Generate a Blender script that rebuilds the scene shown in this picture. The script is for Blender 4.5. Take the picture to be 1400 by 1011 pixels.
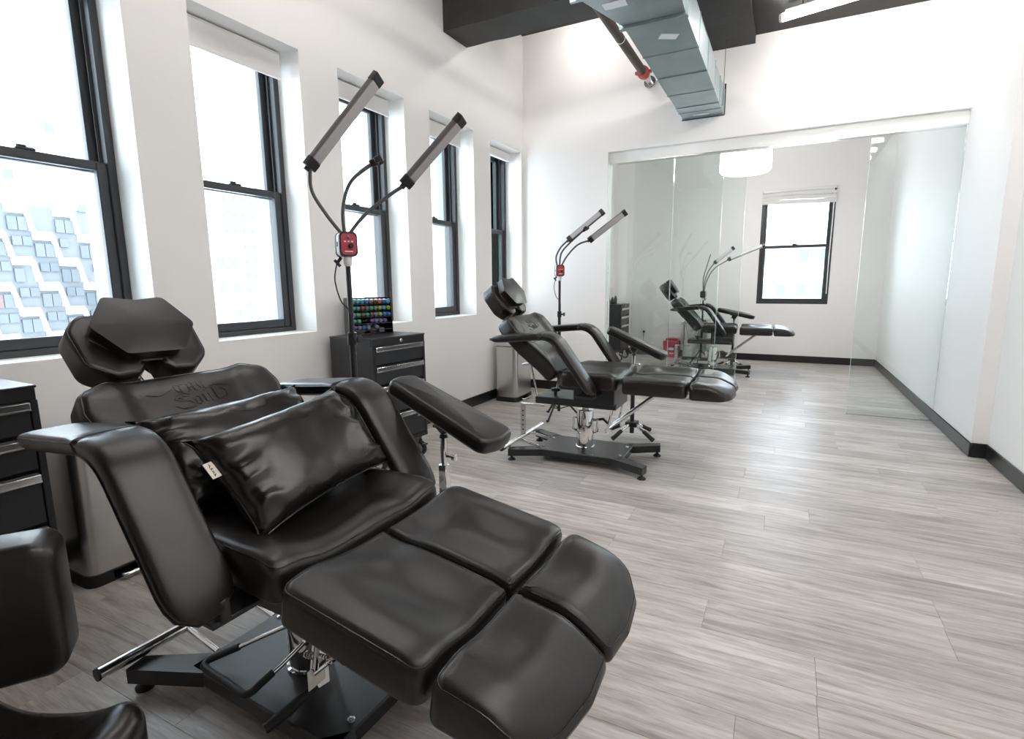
import bpy, bmesh, math, random
from math import sin, cos, pi, radians, sqrt
from mathutils import Vector, Matrix, noise
random.seed(7)
for o in list(bpy.data.objects): bpy.data.objects.remove(o)
S = bpy.context.scene
COL = S.collection
# ------------------------------------------------------------------ camera
f_px, yaw, pitch, roll = 723.68, -.4724, -.1614, -.009
F = Vector((sin(yaw)*cos(pitch), cos(yaw)*cos(pitch), sin(pitch)))
R0 = Vector((cos(yaw), -sin(yaw), 0)); U0 = R0.cross(F)
Rv = R0*cos(roll)+U0*sin(roll); Uv = U0*cos(roll)-R0*sin(roll)
cam = bpy.data.cameras.new('camera'); cam.sensor_width = 36; cam.lens = f_px/1400*36
cam.clip_start = .02; cam.clip_end = 500
camo = bpy.data.objects.new('camera', cam); COL.objects.link(camo)
camo.matrix_world = Matrix(((Rv.x, Uv.x, -F.x, 0), (Rv.y, Uv.y, -F.y, 0), (Rv.z, Uv.z, -F.z, 1.2), (0, 0, 0, 1)))
S.camera = camo
# ------------------------------------------------------------------ world, exposure
SKY = 4.3
W = bpy.data.worlds.new('world'); S.world = W; W.use_nodes = True
bg = W.node_tree.nodes['Background']; bg.inputs[0].default_value = (.79, .895, 1, 1); bg.inputs[1].default_value = SKY
S.view_settings.view_transform = 'Standard'; S.view_settings.look = 'None'
S.view_settings.exposure = 1.08; S.view_settings.gamma = 1; S.view_settings.use_curve_mapping = False
TUBE = 17.5      # LED tube radiance
DRUM = 9.5       # drum pendant radiance
try:
    S.cycles.transparent_max_bounces = 24; S.cycles.max_bounces = 10; S.cycles.diffuse_bounces = 6
except Exception: pass

# ------------------------------------------------------------------ materials
MATS = {}
def nodes(name):
    m = bpy.data.materials.new(name); m.use_nodes = True; MATS[name] = m
    nt = m.node_tree; return m, nt, nt.nodes['Principled BSDF']
def N(nt, t, **kw):
    n = nt.nodes.new(t)
    for k, v in kw.items():
        if k in n.inputs: n.inputs[k].default_value = v
        else: setattr(n, k, v)
    return n
def mat(name, col, rough=.5, metal=0, spec=.5, bump=0, bscale=200, var=0, vscale=8, coat=0, emit=0, ecol=None, stretch=None, alpha=1):
    m, nt, p = nodes(name); L = nt.links.new
    p.inputs['Base Color'].default_value = (*col, 1); p.inputs['Roughness'].default_value = rough
    p.inputs['Metallic'].default_value = metal; p.inputs['Specular IOR Level'].default_value = spec
    p.inputs['Coat Weight'].default_value = coat
    if emit: p.inputs['Emission Color'].default_value = (*(ecol or col), 1); p.inputs['Emission Strength'].default_value = emit
    tc = N(nt, 'ShaderNodeTexCoord'); src = tc.outputs['Object']
    if stretch:
        mp = N(nt, 'ShaderNodeMapping'); mp.inputs['Scale'].default_value = stretch; L(src, mp.inputs['Vector']); src = mp.outputs[0]
    if var:
        nz = N(nt, 'ShaderNodeTexNoise', Scale=vscale, Detail=4.0); L(src, nz.inputs['Vector'])
        mx = N(nt, 'ShaderNodeMix', data_type='RGBA'); L(nz.outputs['Fac'], mx.inputs['Factor'])
        mx.inputs['A'].default_value = (*[max(0, c*(1-var)) for c in col], 1); mx.inputs['B'].default_value = (*[min(1, c*(1+var)) for c in col], 1)
        L(mx.outputs['Result'], p.inputs['Base Color'])
    if bump:
        nz = N(nt, 'ShaderNodeTexNoise', Scale=bscale, Detail=3.0); L(src, nz.inputs['Vector'])
        b = N(nt, 'ShaderNodeBump', Strength=bump, Distance=.002); L(nz.outputs['Fac'], b.inputs['Height']); L(b.outputs[0], p.inputs['Normal'])
    return m
mat('wall', (.90, .88, .866), .55, bump=.05, bscale=90)
mat('reveal', (.90, .89, .88), .5)
mat('ceil', (.022, .021, .021), .75, bump=.6, bscale=25, var=.4, vscale=5)
mat('beam', (.020, .019, .019), .6, bump=.7, bscale=18, var=.5, vscale=6)
mat('basebd', (.012, .012, .013), .3)
mat('frame', (.040, .042, .047), .42, bump=.05)
mat('stone', (.30, .32, .33), .9, bump=.5, bscale=30, var=.15)
mat('shade', (.82, .80, .78), .7)
mat('blackmetal', (.014, .015, .017), .24, bump=.25, bscale=700, var=.2, vscale=900)
mat('blackpaint', (.020, .021, .023), .38, bump=.04, bscale=400)
mat('drawer', (.026, .028, .032), .36)
mat('rubber', (.012, .012, .012), .6)
mat('plastic', (.016, .016, .017), .35)
mat('greybar', (.15, .145, .145), .32, metal=.3)
mat('diffuser', (.42, .40, .41), .35)
mat('goose', (.10, .10, .105), .35, metal=.4, bump=.3, bscale=900)
mat('chrome', (.82, .82, .83), .06, metal=1)
mat('satin', (.66, .66, .66), .22, metal=1)
mat('steel', (.62, .60, .585), .27, metal=1, bump=.08, bscale=60, stretch=(60, 60, .6))
mat('white', (.85, .85, .84), .35)
mat('red', (.46, .035, .06), .4, var=.15, vscale=300)
mat('redbox', (.50, .03, .07), .4)
mat('redpipe', (.48, .09, .06), .45)
mat('pipe', (.075, .055, .045), .5, metal=.3)
mat('tag', (.86, .80, .72), .6, var=.2, vscale=60)
mat('ink', (.03, .03, .035), .5)
mat('galv', (.42, .50, .52), .34, metal=.85, bump=.12, bscale=14, var=.18, vscale=7)
mat('galvlabel', (.72, .74, .76), .5)
mat('acrylic', (.006, .008, .010), .08, coat=.5)
mat('tube', (1, 1, 1), .4, emit=TUBE, ecol=(1, .96, .92))
mat('drum', (1, 1, 1), .5, emit=DRUM, ecol=(1, .97, .94))
mat('cord', (.01, .01, .01), .5)
mat('clearbody', (.10, .11, .12), .12)
def leather(name, base, rough, bs):
    m, nt, p = nodes(name); L = nt.links.new
    p.inputs['Base Color'].default_value = (*base, 1); p.inputs['Specular IOR Level'].default_value = .55
    tc = N(nt, 'ShaderNodeTexCoord')
    n1 = N(nt, 'ShaderNodeTexNoise', Scale=7.0, Detail=2.0); L(tc.outputs['Object'], n1.inputs['Vector'])
    mr = N(nt, 'ShaderNodeMapRange'); mr.inputs['To Min'].default_value = rough-.05; mr.inputs['To Max'].default_value = rough+.06
    L(n1.outputs['Fac'], mr.inputs['Value']); L(mr.outputs[0], p.inputs['Roughness'])
    v = N(nt, 'ShaderNodeTexVoronoi', Scale=bs); L(tc.outputs['Object'], v.inputs['Vector'])
    b = N(nt, 'ShaderNodeBump', Strength=.10, Distance=.0012); L(v.outputs['Distance'], b.inputs['Height'])
    n2 = N(nt, 'ShaderNodeTexNoise', Scale=16.0, Detail=3.0); L(tc.outputs['Object'], n2.inputs['Vector'])
    b2 = N(nt, 'ShaderNodeBump', Strength=.10, Distance=.01); L(n2.outputs['Fac'], b2.inputs['Height']); L(b.outputs[0], b2.inputs['Normal'])
    L(b2.outputs[0], p.inputs['Normal'])
leather('leather', (.0095, .0078, .0071), .34, 420)
leather('leather2', (.008, .0066, .0061), .26, 500)
def glass(name, tint, ior=1.45, edge=None):
    m = bpy.data.materials.new(name); m.use_nodes = True; MATS[name] = m
    nt = m.node_tree; nt.nodes.clear(); L = nt.links.new
    o = N(nt, 'ShaderNodeOutputMaterial'); t = N(nt, 'ShaderNodeBsdfTransparent'); t.inputs[0].default_value = (*tint, 1)
    g = N(nt, 'ShaderNodeBsdfGlossy'); g.inputs['Roughness'].default_value = 0.0; g.inputs[0].default_value = (.9, 1, .98, 1)
    fr = N(nt, 'ShaderNodeFresnel', IOR=ior); mx = N(nt, 'ShaderNodeMixShader')
    L(fr.outputs[0], mx.inputs[0]); L(t.outputs[0], mx.inputs[1]); L(g.outputs[0], mx.inputs[2]); L(mx.outputs[0], o.inputs[0])
glass('winglass', (.97, .985, .985), 1.2)
glass('roomglass', (.955, .975, .97), 1.5)
def floor_mat():
    m, nt, p = nodes('plank'); L = nt.links.new
    tc = N(nt, 'ShaderNodeTexCoord'); oi = N(nt, 'ShaderNodeObjectInfo')
    ml = N(nt, 'ShaderNodeVectorMath', operation='SCALE'); ml.inputs['Scale'].default_value = 37.0
    cx = N(nt, 'ShaderNodeCombineXYZ'); L(oi.outputs['Random'], cx.inputs[0]); L(oi.outputs['Random'], cx.inputs[1]); L(cx.outputs[0], ml.inputs[0])
    ad = N(nt, 'ShaderNodeVectorMath', operation='ADD'); L(tc.outputs['Object'], ad.inputs[0]); L(ml.outputs[0], ad.inputs[1])
    def grain(scale, mapping, detail, dist=0.0):
        mp = N(nt, 'ShaderNodeMapping'); mp.inputs['Scale'].default_value = mapping; L(ad.outputs[0], mp.inputs['Vector'])
        n = N(nt, 'ShaderNodeTexNoise', Scale=scale, Detail=detail, Distortion=dist); L(mp.outputs[0], n.inputs['Vector']); return n
    g1 = grain(3.0, (1.0, 12, 1), 8.0, .8); g2 = grain(9.0, (2.0, 34, 1), 6.0); g3 = grain(2.2, (.8, 3.0, 1), 3.0, 1.5)
    r1 = N(nt, 'ShaderNodeValToRGB'); e = r1.color_ramp.elements
    e[0].position = .30; e[0].color = (.355, .300, .266, 1); e[1].position = .68; e[1].color = (.62, .578, .548, 1)
    a = r1.color_ramp.elements.new(.48); a.color = (.50, .455, .425, 1)
    L(g1.outputs['Fac'], r1.inputs[0])
    mx = N(nt, 'ShaderNodeMix', data_type='RGBA', blend_type='OVERLAY'); mx.inputs['Factor'].default_value = .42
    L(r1.outputs[0], mx.inputs['A']); L(g2.outputs['Fac'], mx.inputs['B'])
    mx3 = N(nt, 'ShaderNodeMix', data_type='RGBA', blend_type='OVERLAY'); mx3.inputs['Factor'].default_value = .38
    L(mx.outputs['Result'], mx3.inputs['A']); L(g3.outputs['Fac'], mx3.inputs['B'])
    mr = N(nt, 'ShaderNodeMapRange'); mr.inputs['To Min'].default_value = .82; mr.inputs['To Max'].default_value = 1.10
    L(oi.outputs['Random'], mr.inputs['Value'])
    hs = N(nt, 'ShaderNodeHueSaturation'); L(mr.outputs[0], hs.inputs['Value']); L(mx3.outputs['Result'], hs.inputs['Color'])
    hs.inputs['Saturation'].default_value = 1.0
    L(hs.outputs[0], p.inputs['Base Color'])
    rr = N(nt, 'ShaderNodeMapRange'); rr.inputs['To Min'].default_value = .30; rr.inputs['To Max'].default_value = .46; L(g2.outputs['Fac'], rr.inputs['Value'])
    L(rr.outputs[0], p.inputs['Roughness']); p.inputs['Specular IOR Level'].default_value = .5
    b = N(nt, 'ShaderNodeBump', Strength=.12, Distance=.001); L(g2.outputs['Fac'], b.inputs['Height']); L(b.outputs[0], p.inputs['Normal'])
floor_mat()
mat('joint', (.24, .21, .19), .8)
# outdoors
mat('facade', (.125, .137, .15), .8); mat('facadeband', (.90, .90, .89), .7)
mat('paneblue', (.080, .096, .108), .3); mat('panered', (.115, .075, .078), .4); mat('panegrey', (.092, .104, .114), .4)
mat('city', (.52, .52, .53), .8); mat('citypane', (.10, .107, .115), .5)

# ------------------------------------------------------------------ mesh helpers
class MB:
    def __init__(s): s.v = []; s.f = []
    def add(s, v, f, M=None):
        o = len(s.v); s.v += [M @ Vector(p) if M else Vector(p) for p in v]; s.f += [tuple(i+o for i in q) for q in f]; return s
    def box(s, lo, hi, b=0, seg=1, M=None):
        x0, y0, z0 = lo; x1, y1, z1 = hi
        if not b:
            v = [(x, y, z) for z in (z0, z1) for y in (y0, y1) for x in (x0, x1)]
            return s.add(v, [(0, 2, 3, 1), (4, 5, 7, 6), (0, 1, 5, 4), (2, 6, 7, 3), (0, 4, 6, 2), (1, 3, 7, 5)], M)
        bm = bmesh.new(); bmesh.ops.create_cube(bm, size=1)
        for q in bm.verts: q.co = Vector(((x0+x1)/2+q.co.x*(x1-x0), (y0+y1)/2+q.co.y*(y1-y0), (z0+z1)/2+q.co.z*(z1-z0)))
        bmesh.ops.bevel(bm, geom=list(bm.edges), offset=b, segments=seg, affect='EDGES', profile=.5)
        bm.verts.index_update(); s.add([q.co.copy() for q in bm.verts], [[q.index for q in f.verts] for f in bm.faces], M); bm.free(); return s
    def tube(s, pts, r, n=10, closed=False, M=None, flat=1):
        P = [Vector(p) for p in pts]; m = len(P); rr = r if isinstance(r, (list, tuple)) else [r]*m
        T = []
        for i in range(m):
            a = P[i-1] if (i or closed) else P[0]; b = P[(i+1) % m] if (i < m-1 or closed) else P[-1]
            t = b-a; T.append(t.normalized() if t.length > 1e-9 else Vector((0, 0, 1)))
        ref = Vector((0, 0, 1)) if abs(T[0].z) < .9 else Vector((1, 0, 0))
        u = T[0].cross(ref).normalized(); v = []; f = []
        for i in range(m):
            u = (u-T[i]*u.dot(T[i])).normalized(); w = T[i].cross(u)
            for k in range(n):
                a = 2*pi*k/n; v.append(P[i]+(u*cos(a)+w*sin(a)*flat)*rr[i])
        for i in range(m if closed else m-1):
            j = (i+1) % m
            for k in range(n): f.append((i*n+k, i*n+(k+1) % n, j*n+(k+1) % n, j*n+k))
        if not closed: f += [tuple(range(n))[::-1], tuple((m-1)*n+k for k in range(n))]
        return s.add(v, f, M)
    def lathe(s, prof, n=24, M=None):
        v = []; f = []; m = len(prof)
        for r, z in prof:
            for k in range(n): v.append((r*cos(2*pi*k/n), r*sin(2*pi*k/n), z))
        for i in range(m-1):
            for k in range(n): f.append((i*n+k, i*n+(k+1) % n, (i+1)*n+(k+1) % n, (i+1)*n+k))
        f += [tuple(range(n))[::-1], tuple((m-1)*n+k for k in range(n))]
        return s.add(v, f, M)
    def prism(s, poly, z0, z1, M=None):
        n = len(poly); v = [(x, y, z0) for x, y in poly]+[(x, y, z1) for x, y in poly]
        return s.add(v, [tuple(range(n))[::-1], tuple(range(n, 2*n))]+[(i, (i+1) % n, n+(i+1) % n, n+i) for i in range(n)], M)
    def pad(s, outl, z0, z1, r, fn=None, rings=9, rb=None, nb=5, M=None):
        n = len(outl); rb = rb or min(r, .012); fn = fn or (lambda x, y, t: 0)
        c = Vector((sum(p[0] for p in outl)/n, sum(p[1] for p in outl)/n)); P = [Vector(p) for p in outl]
        nr = []
        for i in range(n):
            t = (P[(i+1) % n]-P[i-1]).normalized(); nr.append(Vector((-t.y, t.x)))
        rows = []
        def ring(off, zf): rows.append([(*(P[i]+nr[i]*off), zf(P[i]+nr[i]*off)) for i in range(n)])
        for k in range(4): rows.append([(*(c+(P[i]+nr[i]*rb-c)*(k/3*.98+.02)), z0) for i in range(n)])
        for k in range(1, 4):
            a = k/3*pi/2; ring(rb*(1-sin(a)), lambda p, a=a: z0+rb*(1-cos(a)))
        for k in range(0, nb+1):
            a = k/nb*pi/2; ring(r*(1-cos(a)), lambda p, a=a: max(z0+rb*1.5, z1-r+r*sin(a)+fn(p.x, p.y, 1)))
        q0 = [P[i]+nr[i]*r for i in range(n)]
        for k in range(1, rings+1):
            t = 1-k/rings*.985
            rows.append([(*(c+(q-c)*t), max(z0+rb*1.5, z1+fn(*(c+(q-c)*t), t))) for q in q0])
        v = [p for rw in rows for p in rw]; f = []; m = len(rows)
        for i in range(m-1):
            for k in range(n): f.append((i*n+k, i*n+(k+1) % n, (i+1)*n+(k+1) % n, (i+1)*n+k))
        f += [tuple(range(n))[::-1], tuple((m-1)*n+k for k in range(n))]
        s.add(v, f, M); s.edge = [(*(P[i]+nr[i]*r*.30), z1-r*.30+fn(*(P[i]+nr[i]*r*.3), 1)) for i in range(n)]
        return s
    def sweep(s, path, nrm, sec, sc, M=None):
        # path pts, normal vectors, section [(side, up)], per point scale (side, up)
        n = len(sec); v = []; f = []; m = len(path)
        for i in range(m):
            p = Vector(path[i]); u = Vector(nrm[i]).normalized(); a = path[max(0, i-1)]; b = path[min(m-1, i+1)]
            t = (Vector(b)-Vector(a)).normalized(); w = u.cross(t).normalized()
            for (sx, sy) in sec: v.append(p+w*sx*sc[i][0]+u*sy*sc[i][1])
        for i in range(m-1):
            for k in range(n): f.append((i*n+k, (i+1)*n+k, (i+1)*n+(k+1) % n, i*n+(k+1) % n))
        f += [tuple(range(n)), tuple((m-1)*n+k for k in range(n))[::-1]]
        return s.add(v, f, M)
    def mesh(s, name, m, smooth=40):
        me = bpy.data.meshes.new(name); me.from_pydata([tuple(p) for p in s.v], [], [list(q) for q in s.f]); me.update()
        bm = bmesh.new(); bm.from_mesh(me); bmesh.ops.recalc_face_normals(bm, faces=bm.faces); bm.to_mesh(me); bm.free()
        if smooth:
            me.shade_smooth(); me.set_sharp_from_angle(angle=radians(smooth))
        me.materials.append(MATS[m]); return me
    def obj(s, name, m, parent=None, M=None, smooth=40):
        return link(name, s.mesh(name, m, smooth), parent, M)
def link(name, data, parent=None, M=None):
    o = bpy.data.objects.new(name, data); COL.objects.link(o)
    if parent: o.parent = parent
    if M is not None: o.matrix_basis = M
    return o
def TR(x, y, z, rz=0, ry=0, rx=0): return Matrix.Translation((x, y, z)) @ Matrix.Rotation(rz, 4, 'Z') @ Matrix.Rotation(ry, 4, 'Y') @ Matrix.Rotation(rx, 4, 'X')
def tag(o, label, cat, group=None):
    o['label'] = label; o['category'] = cat
    if group: o['group'] = group
    return o
def thing(name, label, cat, M=None, group=None): return tag(link(name, None, None, M), label, cat, group)
def struct(o, label=None, cat=None):
    o['kind'] = 'structure'
    if label: o['label'] = label
    if cat: o['category'] = cat
    return o
def copy_tree(o, parent=None):
    c = o.copy(); COL.objects.link(c); c.parent = parent; c.matrix_parent_inverse = o.matrix_parent_inverse
    for ch in list(o.children): copy_tree(ch, c)
    return c
def rpoly(pts, rad, seg=6):
    n = len(pts); out = []; rad = rad if isinstance(rad, (list, tuple)) else [rad]*n
    for i in range(n):
        p = Vector(pts[i]); a = Vector(pts[i-1])-p; b = Vector(pts[(i+1) % n])-p; r = rad[i]
        if r <= 0: out.append((p.x, p.y)); continue
        la, lb = a.length, b.length; a.normalize(); b.normalize()
        ang = a.angle(b); d = min(r/math.tan(ang/2), la*.48, lb*.48); r2 = d*math.tan(ang/2)
        c = p+(a+b).normalized()*(r2/sin(ang/2)); p0 = p+a*d; p1 = p+b*d
        a0 = math.atan2(p0.y-c.y, p0.x-c.x); a1 = math.atan2(p1.y-c.y, p1.x-c.x); da = (a1-a0+pi) % (2*pi)-pi
        for k in range(seg+1): t = a0+da*k/seg; out.append((c.x+r2*cos(t), c.y+r2*sin(t)))
    return out
def dense(poly, step=.02):
    out = []; n = len(poly)
    for i in range(n):
        a = Vector(poly[i]); b = Vector(poly[(i+1) % n]); k = max(1, int((b-a).length/step))
        for j in range(k): q = a+(b-a)*(j/k); out.append((q.x, q.y))
    return out
def spline(pts, k=8):
    P = [Vector(p) for p in pts]; out = []
    for i in range(len(P)-1):
        p0 = P[max(0, i-1)]; p1 = P[i]; p2 = P[i+1]; p3 = P[min(len(P)-1, i+2)]
        for j in range(k):
            t = j/k; out.append(.5*((2*p1)+(p2-p0)*t+(2*p0-5*p1+4*p2-p3)*t*t+(3*p1-p0-3*p2+p3)*t**3))
    return out+[P[-1]]
def gs(x, c, w): return math.exp(-((x-c)/w)**2)
def sm(x, a, b): t = min(1, max(0, (x-a)/(b-a))); return t*t*(3-2*t)

# ================================================================== SETTING
X0, TW = -2.7602, .0204                # left (window) wall: x = X0 + TW*y
lx = lambda y: X0+TW*y
FY, XR, XR2, YB, YBUMP, YN = 5.493, 1.2005, 1.288, 8.865, 4.5156, -5.0
SILL, WTOP = .9013, 2.6049
CZ, SOF = 3.78, 3.335
ang = math.atan(TW)
MLW = Matrix.Translation((X0, 0, 0)) @ Matrix.Rotation(-ang, 4, 'Z')   # local: x = into room, y along wall
Lf = sqrt(1+TW*TW)
WIN = [(.853, 1.5251), (1.8302, 2.5039), (2.8132, 3.4829), (3.8005, 4.4749), (4.7826, 5.4484)]
WIN = [(a*Lf, b*Lf) for a, b in WIN]
RV = .195
WIN_ADDED = [((5.769+.9866*k)*Lf, (6.437+.9866*k)*Lf) for k in range(2)]     # added unseen windows that let daylight into the glazed room
# floor and planks
b = MB().box((-3.2, YN-.2, -.12), (XR2+.2, YB+.2, -.004)); floor = struct(b.obj('floor', 'joint', smooth=0), 'grey wood plank floor running through both rooms', 'floor')
PW, PL, GAP = .1815, 1.22, .0006
pm = {}
def plank_mesh(w, l):
    k = (round(w, 3), round(l, 3))
    if k not in pm:
        c = .0008; m = MB(); x, y = l/2-GAP/2, w/2-GAP/2
        v = [(sx*x, sy*y, -.004) for sx, sy in ((-1, -1), (1, -1), (1, 1), (-1, 1))]+[(sx*x, sy*y, -c) for sx, sy in ((-1, -1), (1, -1), (1, 1), (-1, 1))]+[(sx*(x-c), sy*(y-c), 0) for sx, sy in ((-1, -1), (1, -1), (1, 1), (-1, 1))]
        f = [(8, 9, 10, 11)]+[(i, (i+1) % 4, 4+(i+1) % 4, 4+i) for i in range(4)]+[(4+i, 4+(i+1) % 4, 8+(i+1) % 4, 8+i) for i in range(4)]
        pm[k] = m.add(v, f).mesh('plank', 'plank', 0)
    return pm[k]
y = 1.443-PW*21; row = 0
rnd = random.Random(3)
while y < YB:
    y1 = min(y+PW, YB); w = y1-y; xe = XR if y > YBUMP-.1 else XR2
    xs = lx(min(y, FY)) - .02; x = xs - rnd.choice([.15, .35, .55, .75, .95, 1.1])
    while x < xe:
        a, e = max(x, xs), min(x+PL, xe)
        if e-a > .02 and y1 > -1.2: link('plank', plank_mesh(w, e-a), floor, Matrix.Translation(((a+e)/2, (y+y1)/2, 0)))
        x += PL
    y = y1; row += 1
# left wall with window openings
m = MB(); T = .26
def seg(y0, y1, z0, z1, x0=-T, x1=0): m.box((x0, y0, z0), (x1, y1, z1))
ya = YN
for (a, b) in WIN:
    seg(ya, a, 0, CZ); seg(a, b, 0, SILL); seg(a, b, WTOP, CZ); ya = b
seg(ya, FY+.16, 0, CZ)
struct(m.obj('wall_left', 'wall', None, MLW, 0), 'white window wall with five deep window openings', 'wall')
m = MB(); ya = YN       # exterior masonry seen through the panes
for (a, b) in WIN+WIN_ADDED:
    seg(ya, a+.03, -1, 5, -.47, -T-.07); seg(a+.03, b-.03, -1, SILL-.04, -.47, -T-.07); seg(a+.03, b-.03, WTOP+.03, 5, -.47, -T-.07); ya = b-.03
seg(ya, 9.2, -1, 5, -.47, -T-.07)
struct(m.obj('wall_exterior', 'stone', None, MLW, 0), 'grey stone outer face of the window wall', 'wall')
m = MB(); ya = FY+.16
for (a, b) in WIN_ADDED: seg(ya, a, 0, CZ); seg(a, b, 0, SILL); seg(a, b, WTOP, CZ); ya = b
seg(ya, YB+.3, 0, CZ)
struct(m.obj('wall_left_rear', 'wall', None, MLW, 0), 'white left wall of the room behind the glass', 'wall')
# far wall with glazed opening
OLX, HZ, FT = -1.6894, 2.5084, .16
m = MB(); m.box((-2.75, FY, 0), (OLX, FY+FT, CZ)); m.box((OLX, FY, HZ), (XR+.2, FY+FT, CZ)); struct(m.obj('wall_far', 'wall', None, None, 0), 'white far wall above and beside the glass partition', 'wall')
# back wall with window hole
BWL, BWR, BWB, BWT = -.3738, .56, .8635, 2.5028
m = MB(); m.box((-2.8, YB, 0), (BWL, YB+.22, CZ)); m.box((BWR, YB, 0), (XR+.25, YB+.22, CZ)); m.box((BWL, YB, 0), (BWR, YB+.22, BWB)); m.box((BWL, YB, BWT), (BWR, YB+.22, CZ))
struct(m.obj('wall_back', 'wall', None, None, 0), 'white back wall of the glazed room', 'wall')
m = MB(); m.box((XR, YBUMP, 0), (XR+.25, YB, CZ)); m.box((XR2, YN, 0), (XR+.25, YBUMP, CZ)); struct(m.obj('wall_right', 'wall', None, None, 0), 'white right wall with a shallow step', 'wall')
m = MB(); m.box((-2.9, YN-.15, 0), (XR2+.2, YN, CZ)); struct(m.obj('wall_near', 'wall', None, None, 0), 'white wall behind the camera', 'wall')
# ceiling slab, soffit, beams
m = MB(); m.box((-3.0, YN-.15, CZ), (XR+.3, YB+.2, CZ+.2)); struct(m.obj('ceiling', 'ceil', None, None, 0), 'black painted concrete ceiling', 'ceiling')
m = MB(); m.box((-.372, YN, SOF), (XR2, FY, CZ)); struct(m.obj('ceiling_soffit', 'ceil', None, None, 0), 'lower black ceiling slab on the right', 'ceiling')
def rough_beam(name, lo, hi, label):
    m = MB(); m.box(lo, hi); me = m.mesh(name, 'beam', 0); bm = bmesh.new(); bm.from_mesh(me)
    bmesh.ops.subdivide_edges(bm, edges=[e for e in bm.edges if e.calc_length() > .6], cuts=40, use_grid_fill=True)
    for v in bm.verts:
        n = noise.noise_vector(v.co*6)*.006; v.co += Vector((0, n.y, n.z)) if hi[0]-lo[0] > hi[1]-lo[1] else Vector((n.x, 0, n.z))
    bm.to_mesh(me); bm.free(); o = link(name, me); return struct(o, label, 'beam')
rough_beam('trim_1', (lx(4.2)-.0, 4.03, 3.28), (-.70, 4.39, CZ), 'rough black concrete beam crossing to the window wall')
rough_beam('trim_2', (-.722, YN, 3.267), (-.37, FY, CZ), 'rough black concrete beam running to the far wall')
# baseboards
def bb(name, lo, hi, M=None): return struct(MB().box(lo, hi, .004).obj(name, 'basebd', None, M), 'black rubber baseboard', 'baseboard')
BH, BT = .1014, .010
bb('baseboard_left', (0, YN, 0), (BT, FY/cos(ang)-.005, BH), MLW)
bb('baseboard_far', (lx(FY)+.012, FY-BT, 0), (OLX+.002, FY, BH))
bb('baseboard_back', (-2.56, YB-BT, 0), (XR-.001, YB, BH))
bb('baseboard_right', (XR-BT, YBUMP-BT, 0), (XR, YB-BT-.001, BH)); bb('baseboard_step', (XR+.001, YBUMP-BT, 0), (XR2, YBUMP, BH)); bb('baseboard_near_right', (XR2-BT, YN, 0), (XR2, YBUMP-BT-.001, BH))

# ------------------------------------------------------------------ windows
def sash_window(name, a, b, z0, z1, M, label, shade='roller'):
    # local: x toward room, y along the wall; frame sits behind x=-RV
    w = link(name, None, None, M); struct(w, label, 'window')
    fx0, fx1 = -RV-.13, -RV; t = .035
    fr = MB(); 
    for (y0, y1, q0, q1) in ((a, a+t, z0, z1), (b-t, b, z0, z1), (a+t, b-t, z0, z0+.03), (a+t, b-t, z1-.04, z1)): fr.box((fx0, y0, q0), (fx1, y1, q1), .003)
    fr.box((fx1-.055, a+t, z0+.03), (fx1-.048, a+t+.012, z1-.04)); fr.box((fx1-.055, b-t-.012, z0+.03), (fx1-.048, b-t, z1-.04))
    fr.obj('window_frame', 'frame', w)
    zm = z0+(z1-z0)*.508
    def sash(nm, x0, x1, q0, q1, st, bot, top):
        s = MB()
        for (y0, y1, r0, r1) in ((a+t, a+t+st, q0, q1), (b-t-st, b-t, q0, q1), (a+t+st, b-t-st, q0, q0+bot), (a+t+st, b-t-st, q1-top, q1)): s.box((x0, y0, r0), (x1, y1, r1), .004)
        o = s.obj(nm, 'frame', w); xm = (x0+x1)/2
        MB().box((xm-.003, a+t+st-.005, q0+bot-.005), (xm+.003, b-t-st+.005, q1-top+.005)).obj('pane', 'winglass', o, smooth=0); return o
    sash('upper_sash', fx0+.015, fx0+.05, zm-.02, z1-.04, .04, .035, .045)
    lo = sash('lower_sash', fx1-.047, fx1-.012, z0+.03, zm+.02, .045, .05, .04)
    yl = (a+b)/2
    MB().box((fx1-.04, yl-.035, zm+.02), (fx1-.016, yl+.035, zm+.032), .004).box((fx1-.034, yl-.03, zm+.032), (fx1-.022, yl+.005, zm+.042), .003).obj('sash_lock', 'frame', lo)
    return w
for i, (a, b) in enumerate(WIN_ADDED): sash_window('window_%d' % (i+7), a, b, SILL, WTOP, MLW, 'added unseen black double hung window bringing daylight into the side of the glazed room, '+['first', 'second', 'third'][i]+' past the partition')
for i, (a, b) in enumerate(WIN):
    ords = ['nearest the camera, cut by the left edge', 'second from the camera', 'middle one behind the lamp', 'fourth from the camera', 'last one by the room corner'][i]
    w = sash_window('window_%d' % (i+1), a, b, SILL, WTOP, MLW, 'black double hung window, '+ords)
    z1 = WTOP-.01; drop = [.05, .135, .10, .12, .065][i]
    s = thing('roller_shade', 'white rolled-up roller shade in the window '+['cut by the left edge', 'above the headrest', 'behind the tall lamp', 'right of the tall lamp', 'by the room corner'][i], 'shade', MLW, 'roller shades in the window openings')
    MB().box((-RV+.012, a+.012, z1-.012), (-RV+.075, b-.03, z1), .003).obj('bracket', 'white', s)
    MB().tube([(-RV+.045, a+.02, z1-.05), (-RV+.045, b-.045, z1-.05)], .032, 16).obj('roll', 'shade', s)
    MB().box((-RV+.070, a+.015, z1-.012-drop), (-RV+.078, b-.04, z1-.012), .002).box((-RV+.066, a+.015, z1-.02-drop), (-RV+.082, b-.04, z1-.004-drop), .003).obj('fabric', 'shade', s)
MBW = Matrix(((0, 1, 0, 0), (-1, 0, 0, YB), (0, 0, 1, 0), (0, 0, 0, 1)))     # local x -> -Y (into room), local y -> +X
RVs = RV; RV = .03
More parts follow.
